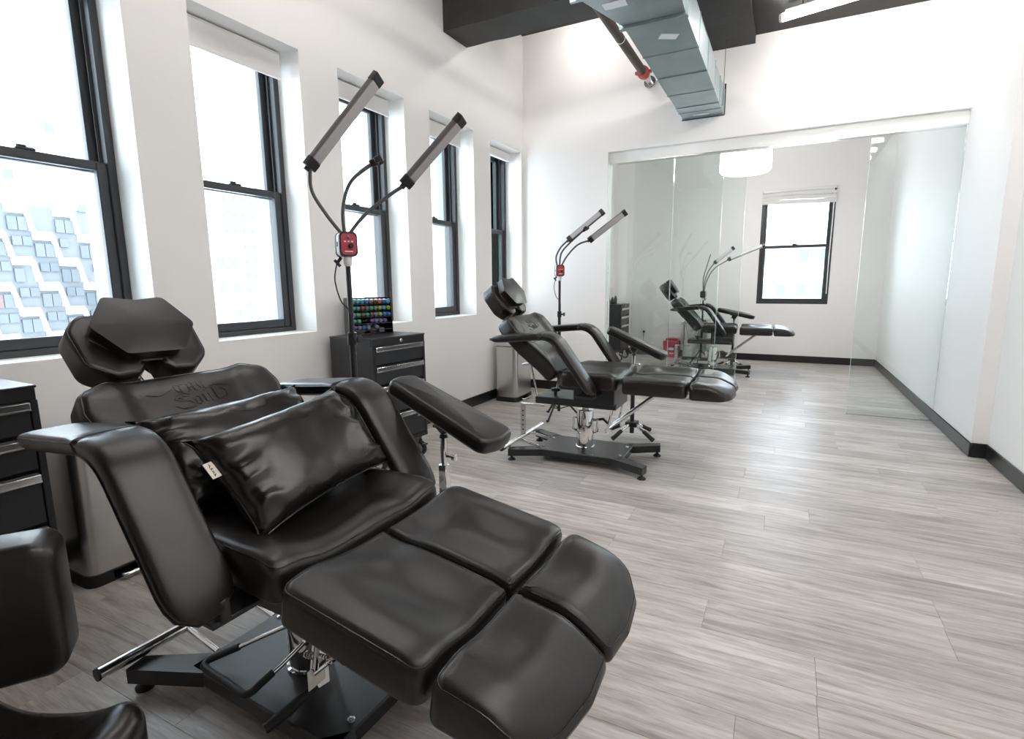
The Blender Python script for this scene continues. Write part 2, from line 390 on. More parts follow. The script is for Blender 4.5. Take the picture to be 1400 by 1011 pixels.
sash_window('window_6', BWL, BWR, BWB, BWT, MBW, 'black double hung window in the back wall behind the glass')
RV = RVs
s = thing('roman_shade', 'white folded fabric shade at the top of the back window', 'shade', MBW)
MB().box((-.02, BWL+.005, BWT-.04), (.03, BWR-.005, BWT-.002), .004).obj('headrail', 'white', s)
for k in range(3):
    pf = MB(); pts = []
    for j in range(15):
        q = j/14; pts.append((.012+.018*sin(pi*(.25+.5*q))+.006*k, BWL+.004+q*(BWR-BWL-.008), BWT-.075-.055*k+.012*sin(q*3+k)-.012*k*q*0))
    pf.tube(pts, .034, 10, flat=.9).obj('fold', 'shade', s)
MB().tube([(.05, BWR-.03, BWT-.05), (.055, BWR-.028, BWT-.5), (.05, BWR-.034, BWT-1.0), (.056, BWR-.03, BWB+.15)], .006, 6).obj('chain', 'white', s)
MB().lathe([(.012, 0), (.016, .01), (.012, .03)], 12, TR(.045, BWR-.02, BWT-.07)).obj('pulley', 'blackpaint', s)

# ------------------------------------------------------------------ glass partition
GY = FY+.062
g = thing('glass_partition', 'clear floor to ceiling glass partition with white header track', 'partition')
MB().box((OLX, FY+.045, 2.405), (XR, FY+.125, HZ), .003).obj('header_track', 'white', g)
MB().box((OLX, FY+.042, 2.398), (XR, FY+.128, 2.405)).obj('track_seal', 'satin', g)
def gpane(x0, x1, y, nm='glass_panel'): return MB().box((x0, y, .008), (x1, y+.010, 2.402)).obj(nm, 'roomglass', g, smooth=0)
gpane(OLX+.004, -1.042, GY); gpane(-1.036, -.585, GY); gpane(.570, XR-.004, GY)
gpane(-1.43, -.385, GY+.03, 'sliding_glass_door')
mat('glassedge', (.72, .80, .78), .12)
for x, yy in ((-1.039, GY+.005), (-.584, GY+.005), (-.384, GY+.035), (.569, GY+.005)):
    MB().box((x-.0012, yy-.006, .008), (x+.0012, yy+.006, 2.40)).obj('glass_edge', 'glassedge', g, smooth=0)
MB().box((.569, GY-.004, 0), (XR-.004, GY+.014, .010)).obj('floor_channel', 'satin', g); MB().box((OLX+.003, GY-.004, 0), (-.585, GY+.014, .010)).obj('floor_channel', 'satin', g)
# ------------------------------------------------------------------ overhead services
d = thing('air_duct', 'galvanised sheet metal air duct running into the far wall', 'duct')
DX0, DX1, DZ0, DZ1 = -.968, -.604, 2.716, 2.925
ys = [3.42, 3.92, 4.36, 4.78, 5.14, 5.30, FY]
for k in range(len(ys)-1):
    e = .0025 if k % 2 else 0
    q = MB().box((DX0+e, ys[k], DZ0+e), (DX1-e, ys[k+1]-.003, DZ1-e), .002)
    q.box((DX0-.004, ys[k+1]-.012, DZ0-.004), (DX1+.004, ys[k+1]-.004, DZ1+.004)); sec_ = q.obj('duct_section', 'galv', d, smooth=0)
    if k == 0: MB().box((-.80, 3.62, DZ0-.0035), (-.69, 3.69, DZ0+.001), M=Matrix.Translation((-.745, 3.65, 0)) @ Matrix.Rotation(.5, 4, 'Z') @ Matrix.Translation((.745, -3.65, 0))).obj('sticker', 'galvlabel', sec_, smooth=0)
    if k == 5: MB().box((-.86, 5.37, DZ0-.0035), (-.72, 5.41, DZ0+.001)).obj('sticker', 'galvlabel', sec_, smooth=0)
q = MB(); v = [(-1.10, 2.95), (DX0, 3.38), (DX1, 3.38), (-.585, 2.95)]
q.prism(v, DZ0-.004, DZ1); q.box((DX0-.02, 3.385, DZ0-.02), (DX1+.014, 3.40, DZ1+.02)).box((DX0-.02, 3.403, DZ0-.02), (DX1+.014, 3.418, DZ1+.02)); t_ = q.obj('duct_transition', 'galv', d, smooth=0)
MB().box((-1.0, 3.08, DZ0-.007), (-.87, 3.15, DZ0-.003)).obj('sticker', 'galvlabel', t_, smooth=0)
q = MB(); 
for y0, y1 in ((2.35, 2.93), (1.6, 2.33)): q.box((-1.11, y0, DZ0-.006), (-.58, y1, DZ1), .002)
q.box((-1.13, 2.93, DZ0-.03), (-.56, 2.95, DZ1+.02)); q.obj('duct_trunk', 'galv', d, smooth=0)
MB().tube([(DX1+.01, 5.30, DZ1-.19), (DX1+.012, 5.30, 3.30)], .0025, 6).obj('hanger_wire', 'blackpaint', d)
MB().tube([(DX1+.01, 3.41, DZ0-.02), (DX1+.012, 3.41, 3.30)], .003, 6).obj('hanger_wire', 'blackpaint', d)
MB().box((DX1-.002, FY-.006, DZ0-.006), (DX1+.012, FY, DZ1+.05)).box((DX0-.006, FY-.005, DZ0-.012), (DX1+.006, FY, DZ0)).obj('wall_gap_seal', 'ink', d, smooth=0)
p = thing('sprinkler_pipe', 'dark iron pipe with red coupling entering the far wall', 'pipe')
MB().tube([(-1.285, 2.2, 3.10), (-1.285, 5.26, 3.10)], .036, 18).obj('pipe_run', 'pipe', p)
MB().lathe([(.036, -.05), (.05, -.045), (.05, -.012), (.056, -.01), (.056, .01), (.05, .012), (.05, .045), (.036, .05)], 18, TR(-1.285, 5.22, 3.10, 0, 0, pi/2)).box((-1.36, 5.20, 3.09), (-1.33, 5.24, 3.115), .004).box((-1.24, 5.20, 3.09), (-1.21, 5.24, 3.115), .004).obj('coupling', 'redpipe', p)
MB().tube([(-1.285, 5.26, 3.10), (-1.285, FY, 3.10)], .030, 18).lathe([(.03, -.01), (.055, -.008), (.055, .008), (.03, .01)], 18, TR(-1.285, FY-.012, 3.10, 0, 0, pi/2)).obj('wall_nipple', 'satin', p)
MB().lathe([(.037, -.004), (.039, 0), (.037, .004)], 18, TR(-1.285, 4.45, 3.10, 0, 0, pi/2)).obj('tape_band', 'white', p)
def tube_light(p0, rot, ln, label):
    t = thing('tube_light', label, 'light', TR(p0[0], p0[1], p0[2], rot), 'LED tube lights under the black ceiling')
    MB().tube([(0, 0, 0), (ln, 0, 0)], .030, 14).obj('diffuser_tube', 'tube', t); MB().box((.02, -.016, .026), (ln-.02, .016, .05), .004).obj('housing', 'white', t)
    top = (SOF if (p0[0] > -.4 and p0[1] < FY) else CZ)-p0[2]
    for x, e in ((0, -.02), (ln, .02)):
        MB().tube([(x, 0, 0), (x+e, 0, 0)], .031, 14).obj('end_cap', 'white', t)
        MB().tube([(x-7*e, 0, .05), (x-7*e, 0, top)], .004, 6).obj('hanger', 'blackpaint', t)
tube_light((-.153, 5.011, 3.237), radians(-13), 1.2, 'glowing white LED tube under the ceiling at upper right')
tube_light((-2.2, 4.92, 3.66), 0, .7, 'LED tube tucked up behind the ceiling beam')
tube_light((-2.2, 2.6, 3.64), 0, 1.0, 'added unseen LED fill tube above the windows, over the second tattoo chair')  # added out of view as fill light for the window side
tube_light((-.05, 2.6, 3.237), 0, 1.2, 'added unseen LED fill tube over the open floor'); tube_light((-.05, 1.3, 3.237), 0, 1.2, 'added unseen LED fill tube over the open floor nearer the camera'); tube_light((-.05, .0, 3.237), 0, 1.2, 'added unseen LED fill tube above the camera'); tube_light((-.05, .65, 3.237), 0, 1.2, 'added unseen LED fill tube just in front of the camera'); tube_light((-.05, 1.95, 3.237), 0, 1.2, 'added unseen LED fill tube in the middle of the open floor'); tube_light((-2.2, 1.85, 3.64), 0, 1.0, 'added unseen LED fill tube above the windows, between the two tattoo chairs'); tube_light((-2.2, 1.1, 3.64), 0, 1.0, 'added unseen LED fill tube above the windows, over the nearest tattoo chair')  # all of these are extra tubes, unseen, added to brighten the room

p = thing('drum_pendant', 'round white glowing drum pendant lamp behind the glass', 'pendant lamp', TR(-.515, 7.2, 2.49))
MB().lathe([(.20, .012), (.262, .0), (.282, .02), (.285, .04), (.285, .21), (.282, .235), (.265, .25), (.20, .245)], 48).obj('shade', 'drum', p)
MB().tube([(0, 0, .24), (0, 0, 1.27)], .008, 8).obj('stem', 'white', p); MB().lathe([(.06, 1.25), (.06, 1.285), (.02, 1.29)], 24).obj('canopy', 'white', p)

# ------------------------------------------------------------------ outdoors
bd = thing('stepped_building', 'white office block with stair-stepped facade bands outside the nearest window', 'building')
BX = -90.0; MBD = Matrix.Translation((BX, 0, 0))
MB().box((-12, 12, -40), (-.6, 43.2, 12)).obj('wall', 'facade', bd, MBD, 0); MB().box((-12, 12, 12), (-.6, 43.2, 60)).obj('upper_wall_flare', 'facadeband', bd, MBD, 0)  # upper wall is coloured white to paint in the window flare
PY, PZ, LZ = 2.60, 3.37, 6.74
y0_, z0_ = 35.85, 8.1
bar = MB().box((0, 0, -.55), (.9, 2.05, .55), .05).mesh('band', 'facadeband', 0)
diag = MB(); diag.add([(0, 1.95, .55), (0, 2.05+.2, .0), (0, 2.85, -2.9), (0, 2.35, -2.9+.2), (.9, 1.95, .55), (.9, 2.25, .0), (.9, 2.85, -2.9), (.9, 2.35, -2.7)], [(0, 1, 2, 3), (4, 7, 6, 5), (0, 4, 5, 1), (1, 5, 6, 2), (2, 6, 7, 3), (3, 7, 4, 0)]); diag = diag.mesh('band_step', 'facadeband', 0)
pn = [MB().box((0, 0, 0), (.3, w_, h_)).mesh('pane', m_, 0) for w_, h_ in ((1.0, 1.75), (1.0, 1.15)) for m_ in ('paneblue', 'panered', 'panegrey')]
rb = random.Random(5)
for n in range(-6, 4):
    for k in range(-5, 4):
        yy = y0_+PY*k; zz = z0_-PZ*k+LZ*n
        if yy < 25 or yy > 42 or zz < -16 or zz > 26: continue
        link('band', bar, bd, Matrix.Translation((BX-.6, yy, zz))); link('band_step', diag, bd, Matrix.Translation((BX-.6, yy, zz)))
        if zz > 13:  # panes thinned out up here to imitate washing out by flare
            if (k+n) % 2 == 0: link('pane', pn[5], bd, Matrix.Translation((BX-.55, yy+.5, zz-3)))
            continue
        for q, zoff, hh in ((0, -2.75, 0), (1, -4.7, 1)):
            for e in range(2):
                if rb.random() < .12: continue
                link('pane', pn[hh*3+rb.choice([0, 1, 2, 2, 0] if zz < 8 else [2, 0, 2])], bd, Matrix.Translation((BX-.55, yy+.12+e*1.08+(.0 if q == 0 else .25), zz+zoff)))
def city(name, label, M, w, dpt, z0, z1, cols, rows, pw, ph, frac=1.0, top=.93):
    t = thing(name, label, 'building', M)
    MB().box((-dpt, 0, z0), (0, w, z1)).obj('wall', 'city', t, None, 0)
    MB().box((-dpt-.3, -.3, z1), (.3, w+.3, z1+.8)).obj('cornice', 'facadeband', t, None, 0)
    me = MB().box((-.1, 0, 0), (.12, pw, ph), .0).mesh('pane', 'citypane', 0); rr = random.Random(11)
    for i in range(cols):
        for j in range(rows):
            if rr.random() <= frac: link('pane', me, t, Matrix.Translation((0, (i+.5)*w/cols-pw/2, z0+(z1*top-z0)*(j+.4)/rows)))
    return t
city('apartment_tower', 'pale apartment tower with rows of small windows outside the second window', TR(-90, 63, 0), 11, 10, -12, 19, 6, 11, .75, 1.0, .9)
city('loft_building', 'low pale loft building with wide windows outside the second window', TR(-72, 42.5, 0), 10.5, 10, -12, 6.5, 5, 5, .9, 1.2, .75)
city('brick_rowhouse', 'pale building across the street outside the back window', Matrix.Translation((0, 42, 0)) @ Matrix.Rotation(-pi/2, 4, 'Z') @ Matrix.Translation((0, -6, 0)), 14, 8, -10, 4.2, 11, 6, .6, .8, .6)
# ================================================================== TATTOO CHAIRS
def frame_XZ(ox, oz, ang_up):
    # cushion frame: local x = up along the cushion, local y = -Y, local z = front normal; ang_up from the -X axis
    ex = Vector((-cos(ang_up), 0, sin(ang_up))); ey = Vector((0, -1, 0)); ez = ex.cross(ey)
    return Matrix(((ex.x, ey.x, ez.x, ox), (ex.y, ey.y, ez.y, 0), (ex.z, ey.z, ez.z, oz), (0, 0, 0, 1)))
STROKES = {
 'T': [[(-.05, .82), (.12, 1), (.5, .9), (.85, 1), (1.0, .9)], [(.5, .9), (.5, .12), (.7, 0)], [(.62, .9), (.62, .15)], [(.12, .9), (.05, .45), (.3, .12)]],
 'A': [[(0, 0), (.16, .12), (.16, .85), (.5, 1.05), (.8, .85), (.8, .1), (1, 0)], [(.28, .15), (.28, .85)], [(.68, .1), (.68, .85)], [(.16, .5), (.8, .5)]],
 'S': [[(1, .92), (.7, 1.06), (.2, .95), (.02, .72), (.3, .58), (.8, .45), (.98, .22), (.62, -.02), (.2, .02), (-.12, .26)], [(.9, .80), (.5, .88), (.25, .76), (.5, .64)], [(-.05, .12), (.45, -.14), (1.0, .05)]],
 'o': [[(.5, 1), (.12, .8), (.12, .2), (.5, 0), (.86, .2), (.86, .8), (.5, 1)], [(.3, .75), (.3, .25)], [(.7, .75), (.7, .25)]],
 'u': [[(.05, .9), (.16, 1), (.16, .15), (.45, 0), (.8, .25)], [(.3, .95), (.3, .12)], [(.75, .9), (.86, 1), (.86, .1), (1, 0)]],
 'l': [[(.25, 1.35), (.4, 1.5), (.4, .2), (.65, 0), (.8, .1)], [(.55, 1.4), (.55, .12)]]}
def lettering(place, r):
    # place: list of (char, x, y, w, h); returns MB of raised strokes in a text plane (x right, y up)
    q = []
    for ch, x, y, w, h in place:
        for st in STROKES[ch]: q.append([(x+a*w, y+b*h) for a, b in st])
    return q
LOGO = lettering([('T', .0, .062, .030, .04), ('A', .036, .064, .030, .04), ('T', .072, .068, .030, .04), ('S', -.018, .0, .052, .058), ('o', .036, .006, .027, .036), ('u', .066, .010, .028, .036), ('l', .098, .014, .026, .036)], 1)
LOGO.append([(-.085, .078), (-.055, .066), (-.02, .078), (.03, .112), (.09, .122)]); LOGO.append([(.082, .06), (.12, .078), (.165, .068), (.17, .055)]); LOGO.append([(.11, .012), (.145, .02), (.15, .046), (.135, .06)])
SIDELOGO = lettering([('T', 0, 0, .024, .04), ('A', .026, 0, .024, .04), ('T', .052, 0, .024, .04), ('S', .078, -.004, .034, .05), ('o', .114, 0, .02, .03), ('u', .136, 0, .02, .03), ('l', .158, 0, .018, .03)], 1)

def tattoo_chair(label, M, dz=0, tilt=0, back=47, pedals=True, logos=True, heady=0):
    t = thing('tattoo_chair', label, 'tattoo chair', M, 'black leather tattoo chairs')
    # --- base
    q = MB(); pl = [(-.30, -.185), (.30, -.185), (.30, .185), (-.30, .185)]
    q.box((-.30, -.185, .036), (.30, .185, .083), .005)
    for sx in (-1, 1):
        for sy in (-1, 1):
            a = [(sx*.24, sy*.185), (sx*.30, sy*.12), (sx*.47, sy*.225), (sx*.455, sy*.285)]
            q.prism(a if sx*sy < 0 else a[::-1], .036, .083)
    base = q.obj('base_plate', 'blackmetal', t, smooth=30)
    for sx in (-1, 1):
        for sy in (-1, 1):
            MB().lathe([(.026, 0), (.027, .006), (.018, .014), (.009, .018), (.009, .036)], 18, TR(sx*.445, sy*.245, 0)).obj('leveling_foot', 'rubber', base)
            MB().lathe([(.011, .083), (.010, .087), (.005, .090)], 12, TR(sx*.27, sy*.10, 0)).obj('bolt', 'satin', base)
    # --- hydraulic column
    col = MB().lathe([(.066, .083), (.066, .092), (.058, .094), (.058, .340), (.056, .345), (.03, .346)], 32).obj('hydraulic_column', 'chrome', t)
    MB().tube([(0, 0, .34), (0, 0, .40+dz)], .024, 18).obj('piston', 'satin', col)
    for sx in (-1, 1): MB().tube([(sx*.05, 0, .28), (sx*.085, 0, .28), (sx*.085, 0, .20), (sx*.055, 0, .19)], .009, 10).obj('column_bracket', 'chrome', col)
    # --- foot pump pedal (U bar) and brake lever on the camera side
    if pedals:
        pd = MB().tube([(-.05, -.035, .205), (-.10, -.065, .18), (-.20, -.14, .13)], .0065, 10).obj('pedal_arm', 'chrome', t); MB().tube([(.04, -.05, .19), (.02, -.11, .155), (.005, -.15, .135)], .0065, 10).obj('pedal_arm', 'chrome', t)
        MB().tube(spline([(-.165, -.113, .148), (-.225, -.158, .120), (-.232, -.175, .115), (-.21, -.19, .113), (-.10, -.195, .113), (-.03, -.20, .113), (-.008, -.188, .117), (.0, -.165, .128), (.012, -.13, .145)], 5), .0105, 12).obj('pedal_grip', 'rubber', pd)
    else:
        pd = MB().tube([(.05, .02, .27), (.12, .02, .285), (.16, -.02, .27)], .009, 10).obj('pump_lever', 'rubber', t)
    lv = not pedals or MB().add([(.075, -.03, .30), (.083, -.03, .30), (.15, -.125, .13), (.142, -.125, .13), (.075, -.005, .30), (.083, -.005, .30), (.15, -.06, .12), (.142, -.06, .12)], [(0, 1, 2, 3), (4, 7, 6, 5), (0, 4, 5, 1), (1, 5, 6, 2), (2, 6, 7, 3), (3, 7, 4, 0)]).obj('lever_plate', 'satin', t, smooth=0)
    if pedals: MB().tube([(.146, -.10, .135), (.125, -.18, .108), (.11, -.235, .095)], [.010, .015, .013], 12).obj('lever_grip', 'rubber', lv)
    if pedals: MB().box((.15, -.13, .14), (.152, -.075, .195), M=None).obj('paper_tag', 'tag', lv, smooth=0)
    sp = [(.11+.0016*i, -.10+.009*cos(i*1.05), .215+.009*sin(i*1.05)+.0003*i) for i in range(70)]; _ = pedals and MB().tube(sp, .0022, 6).obj('return_spring', 'satin', lv)
    # --- carriage under the seat
    c = MB().box((-.31, -.15, .392), (.25, .15, .44), .004).box((-.02, -.20, .43), (.25, .20, .545), .006).obj('carriage', 'blackpaint', t, TR(0, 0, dz), 30)
    MB().lathe([(.012, .44), (.012, .465), (.03, .468), (.032, .485), (.012, .49)], 8, TR(-.20, -.05, 0)).obj('star_knob', 'plastic', c)
    # --- rear transverse tube with perforated upright
    rt = MB().tube([(-.47, -.345, .105), (-.47, .345, .105)], .019, 18).obj('rear_tube', 'chrome', t)
    for sy in (-1, 1): MB().tube([(-.47, sy*.345, .105), (-.47, sy*.352, .105)], .0185, 18).obj('tube_cap', 'rubber', rt)
    q = MB().box((-.49, -.003, .115), (-.452, .003, .345+dz), .001).obj('perforated_upright', 'satin', rt)
    for k in range(5): MB().tube([(-.471, -.0045, .15+k*.035), (-.471, -.002, .15+k*.035)], .006, 8).obj('hole', 'ink', q)
    MB().box((-.485, -.012, .335+dz), (-.30, .012, .350+dz), .002).obj('link_bar', 'chrome', rt)
    for sy in (-1, 1): MB().tube([(-.47, sy*.1, .105), (-.30, sy*.1, .075)], .010, 10).obj('tube_brace', 'chrome', rt)
    # --- recline linkage
    rl = MB().tube([(-.30, -.12, .41+dz), (-.355, -.12, .66+dz)], .0065, 10).tube([(-.355, -.12, .66+dz), (-.32, -.12, .665+dz)], .0065, 10).tube([(-.29, -.03, .545+dz), (-.20, -.03, .59+dz), (-.12, -.03, .56+dz)], .008, 10).tube([(-.22, .02, .46+dz), (-.19, .02, .58+dz)], .007, 10).tube([(-.14, -.1, .58+dz), (-.08, -.1, .64+dz)], .006, 8).obj('recline_linkage', 'chrome', t)
    MB().tube([(-.355, -.12, .66+dz), (-.415, -.12, .648+dz)], .010, 12).obj('recline_handle', 'satin', rl)
    # --- seat
    out = dense(rpoly([(-.135, -.20), (-.06, -.285), (.285, -.295), (.285, .295), (-.06, .285), (-.135, .20)], [.05, .06, .035, .035, .06, .05]), .025)
    sf = lambda x, y, q: .020*sm(abs(y), .14, .25)-.022*gs(x, .10, .12)*gs(y, 0, .16)+.010*gs(x, .23, .05)*gs(y, .0, .12)-.016*sm(x, .22, .29)+.006*sin(y*22)*gs(x, .2, .07)
    z = MB().pad(out, .545, .628, .030, sf, 12); se = z.edge; so = z.obj('seat_cushion', 'leather', t, TR(0, 0, dz), 60)
    MB().tube(se, .002, 6, True).obj('piping', 'leather2', so)
    # --- backrest
    MBK = frame_XZ(-.135-(47-back)*.006, .615+dz, radians(back))
    half = [(0, .19), (.10, .215), (.26, .285), (.40, .308), (.482, .288), (.512, .215)]
    out = dense(rpoly([(x, -y) for x, y in half][::1]+[(x, y) for x, y in half][::-1], [.04, .1, .1, .08, .05, .08]*1+[.08, .05, .08, .1, .1, .04]), .025)
    bf = lambda x, y, q: .016*sm(abs(y), .15, .21)*sm(x, .0, .1)+.022*gs(x, .10, .08)*(1-q**4)-.006*gs(x, .36, .12)-.010*sm(x, .44, .505)
    z = MB().pad(out, -.10, 0, .028, bf, 14, rb=.02); be = z.edge; bo = z.obj('backrest_cushion', 'leather', t, MBK, 60)
    MB().tube(be, .002, 6, True).obj('piping', 'leather2', bo)
    MB().box((.02, -.13, -.115), (.42, .13, -.098), .004).obj('back_plate', 'blackpaint', bo)
    if logos:
        q = MB()
        for st in LOGO: q.tube([(.362+yy*.92, -(xx-.045)*1.0, .0006+bf(.362+yy, xx, .4)) for xx, yy in st], .0015, 6, flat=.8)
        q.obj('embossed_logo', 'leather', bo)
    # --- headrest
    MH = MBK @ TR(.655, heady, .0) @ Matrix.Rotation(radians(-6), 4, 'Y')
    hd = [(-.095, .022), (-.125, .050), (-.13, .115), (-.075, .182), (.055, .187), (.115, .145)]
    out = dense(rpoly([(x, -y) for x, y in hd]+[(x, y) for x, y in hd][::-1], [.014, .02, .045, .05, .05, .05]+[.05, .05, .05, .045, .02, .014], 4), .022)
    out = [(x+(.045 if abs(y) < .021 and x < 0 else 0), y) for x, y in out]
    z = MB().pad(out, -.10, 0, .018, lambda x, y, q: .006*(1-q*q), 9, rb=.02); he = z.edge; ho = z.obj('headrest_cushion', 'leather', t, MH, 60)
    MB().tube(he, .002, 6, True).obj('piping', 'leather2', ho)
    hx = [(.098, -.082), (.086, 0), (.098, .082), (.0, .140), (-.095, .078), (-.095, -.078), (.0, -.140)]
    out = dense(rpoly([(x, y) for x, y in hx][::-1], [.012, .012, .012, .012, .012, .05, .012], 3), .02)
    z = MB().pad(out, .0, .055, .010, lambda x, y, q: .008*(1-q*q), 8, rb=.008); pe = z.edge; po = z.obj('head_pillow', 'leather', t, MH @ TR(.020, 0, .003, radians(-2), radians(-3)), 50)
    MB().tube(pe, .0022, 6, True).obj('piping', 'leather2', po)
    MB().tube([MH @ Vector((-.02, .05, -.06)), MBK @ Vector((.42, .05, -.085))], .008, 10).tube([MH @ Vector((-.02, -.05, -.06)), MBK @ Vector((.42, -.05, -.085))], .008, 10).obj('headrest_post', 'satin', t)
    # --- armrests
    for sy in (-1, 1):
        yc = sy*.368; A = Vector((-.515, yc, .845+dz)); B = Vector((-.085, yc, .885+dz)); Cc = Vector((.170, yc, .530+dz))
        pts = []; d1 = (A-B).normalized(); d2 = (Cc-B).normalized(); rr = .085
        for k in range(9): pts.append(A+(B+d1*rr-A)*(k/8))
        for k in range(1, 9): s_ = k/8; pts.append((B+d1*rr)*(1-s_)**2+B*2*s_*(1-s_)+(B+d2*rr)*s_**2)
        for k in range(1, 13): pts.append(B+d2*rr+(Cc-B-d2*rr)*(k/12))
        m_ = len(pts); nr = []; sc = []
        for i in range(m_):
            tt = (pts[min(m_-1, i+1)]-pts[max(0, i-1)]).normalized(); n_ = Vector((0, 1, 0)).cross(tt); n_ = n_ if n_.z > 0 or n_.x > 0 else -n_; nr.append(n_)
            ll = (pts[i]-A).length; le = (pts[i]-Cc).length; e1 = min(1, ll/.10); e2 = min(1, le/.09)
            ta = sqrt(max(.0, 1-(1-e1)**2)); tb = sqrt(max(0, 1-(1-e2)**2)); sc.append(((.55+.45*ta)*(.35+.65*tb), (.35+.65*ta)*(.45+.55*tb)))
        sec = []
        for k in range(24):
            a = 2*pi*k/24; ca, sa = cos(a), sin(a); ex_ = .55
            sx_ = math.copysign(abs(ca)**ex_, ca)*.073; sy_ = math.copysign(abs(sa)**(.6 if sa > 0 else .3), sa)*(.026 if sa > 0 else .024); sec.append((sx_, sy_))
        ar = MB().sweep(pts, nr, sec, sc).obj('armrest', 'leather', t, None, 60)
        ed = []
        for sd in (-1, 1):
            row_ = [pts[i]+nr[i]*(-.012)*sc[i][1]+Vector((0, sd*.0725*sc[i][0], 0)) for i in range(m_)]; ed += row_ if sd > 0 else row_[::-1]
        MB().tube(ed[m_:]+ed[:m_], .0024, 6, True).obj('piping', 'leather2', ar)
        MB().box((.135, yc-sy*.03-.012, .505+dz), (.175, yc-sy*.03+.012, .56+dz), .003).box((.05, min(yc, sy*.2), .50+dz), (.17, max(yc-sy*.03, sy*.2) if sy > 0 else sy*.2, .512+dz) if sy > 0 else (.17, sy*.2, .512+dz), .002).obj('arm_bracket', 'blackpaint', ar)
    # --- leg rest (tilting frame)
    ML = TR(.31, 0, .60+dz, 0, tilt)
    lf = MB().box((.03, -.20, -.075), (.36, .20, -.062), .002).obj('leg_rest_frame', 'blackpaint', t, ML)
    for sy in (-1, 1):
        ly = lambda a, b: (a, sy*b)
        o1 = [ly(.012, .006), ly(.385, .006), ly(.385, .318), ly(.012, .322)]; o1 = o1 if sy > 0 else o1[::-1]
        rad = [.012, .012, .035, .03]; rad = rad if sy > 0 else rad[::-1]
        out = dense(rpoly(o1, rad), .022)
        lfn = lambda x, y, q: .014*gs(abs(y), .25, .06)-.014*gs(x, .07, .06)*gs(abs(y), .06, .08)-.014*gs(abs(y), .14, .07)*gs(x, .24, .13)+.014*gs(x, .10, .05)*gs(abs(y), .15, .06)-.006*sm(x, .33, .385)
        z = MB().pad(out, -.062, .024, .020, lfn, 11); le_ = z.edge; lo = z.obj('leg_cushion', 'leather', t, ML, 60)
        MB().tube(le_, .0018, 6, True).obj('piping', 'leather2', lo)
        o2 = [ly(.398, .006), ly(.630, .006), ly(.638, .12), ly(.622, .235), ly(.575, .312), ly(.398, .322)]; o2 = o2 if sy > 0 else o2[::-1]
        rad = [.012, .02, .10, .10, .06, .03]; rad = rad if sy > 0 else rad[::-1]
        ffn = lambda x, y, q: -.058*sm(x, .49, .67)**1.2-.012*sm(sqrt((x-.40)**2+(y*.8)**2), .22, .30)+.010*gs(abs(y), .24, .05)*gs(x, .42, .06)-.008*gs(abs(y), .13, .07)*gs(x, .46, .08)
        out = dense(rpoly(o2, rad), .022)
        z = MB().pad(out, -.066, .026, .026, ffn, 11); fe = z.edge; fo = z.obj('foot_cushion', 'leather', t, ML, 60)
        MB().tube(fe, .0018, 6, True).obj('piping', 'leather2', fo)
        MB().tube([ML @ Vector((.21, sy*.10, -.07)), Vector((.17, sy*.10, .235+dz))], .010, 10).obj('leg_strut', 'chrome', t)
        if logos and sy < 0:
            q = MB()
            for st in SIDELOGO: q.tube([(.11+a*1.0, -.3195+a*.010, -.045+b) for a, b in st], .0013, 5)
            q.obj('embossed_logo', 'leather2', lo)
    sa_ = MB().tube([(.195, -.15, .255+dz), (.195, .15, .255+dz)], .010, 10).obj('strut_axle', 'chrome', t)
    for sy in (-1, 1): MB().tube([(.195, sy*.14, .255+dz), (.235, sy*.14, .45+dz)], .008, 8).obj('strut_link', 'chrome', sa_)
    return t
C1 = TR(-1.197, .995, 0, radians(-2)); C2 = TR(-1.16, 3.37, 0, radians(1)); C3 = TR(-.80, 7.46, 0, radians(2))
c1 = tattoo_chair('large black leather tattoo chair in the foreground with two pillows on its seat', C1, -.03, radians(9), 43, heady=.045)
c2 = tattoo_chair('black leather tattoo chair with empty seat in front of the glass partition', C2, 0, 0, 48, False)
c3 = copy_tree(c2); c3.matrix_basis = C3; c3['label'] = 'black leather tattoo chair standing behind the glass partition'

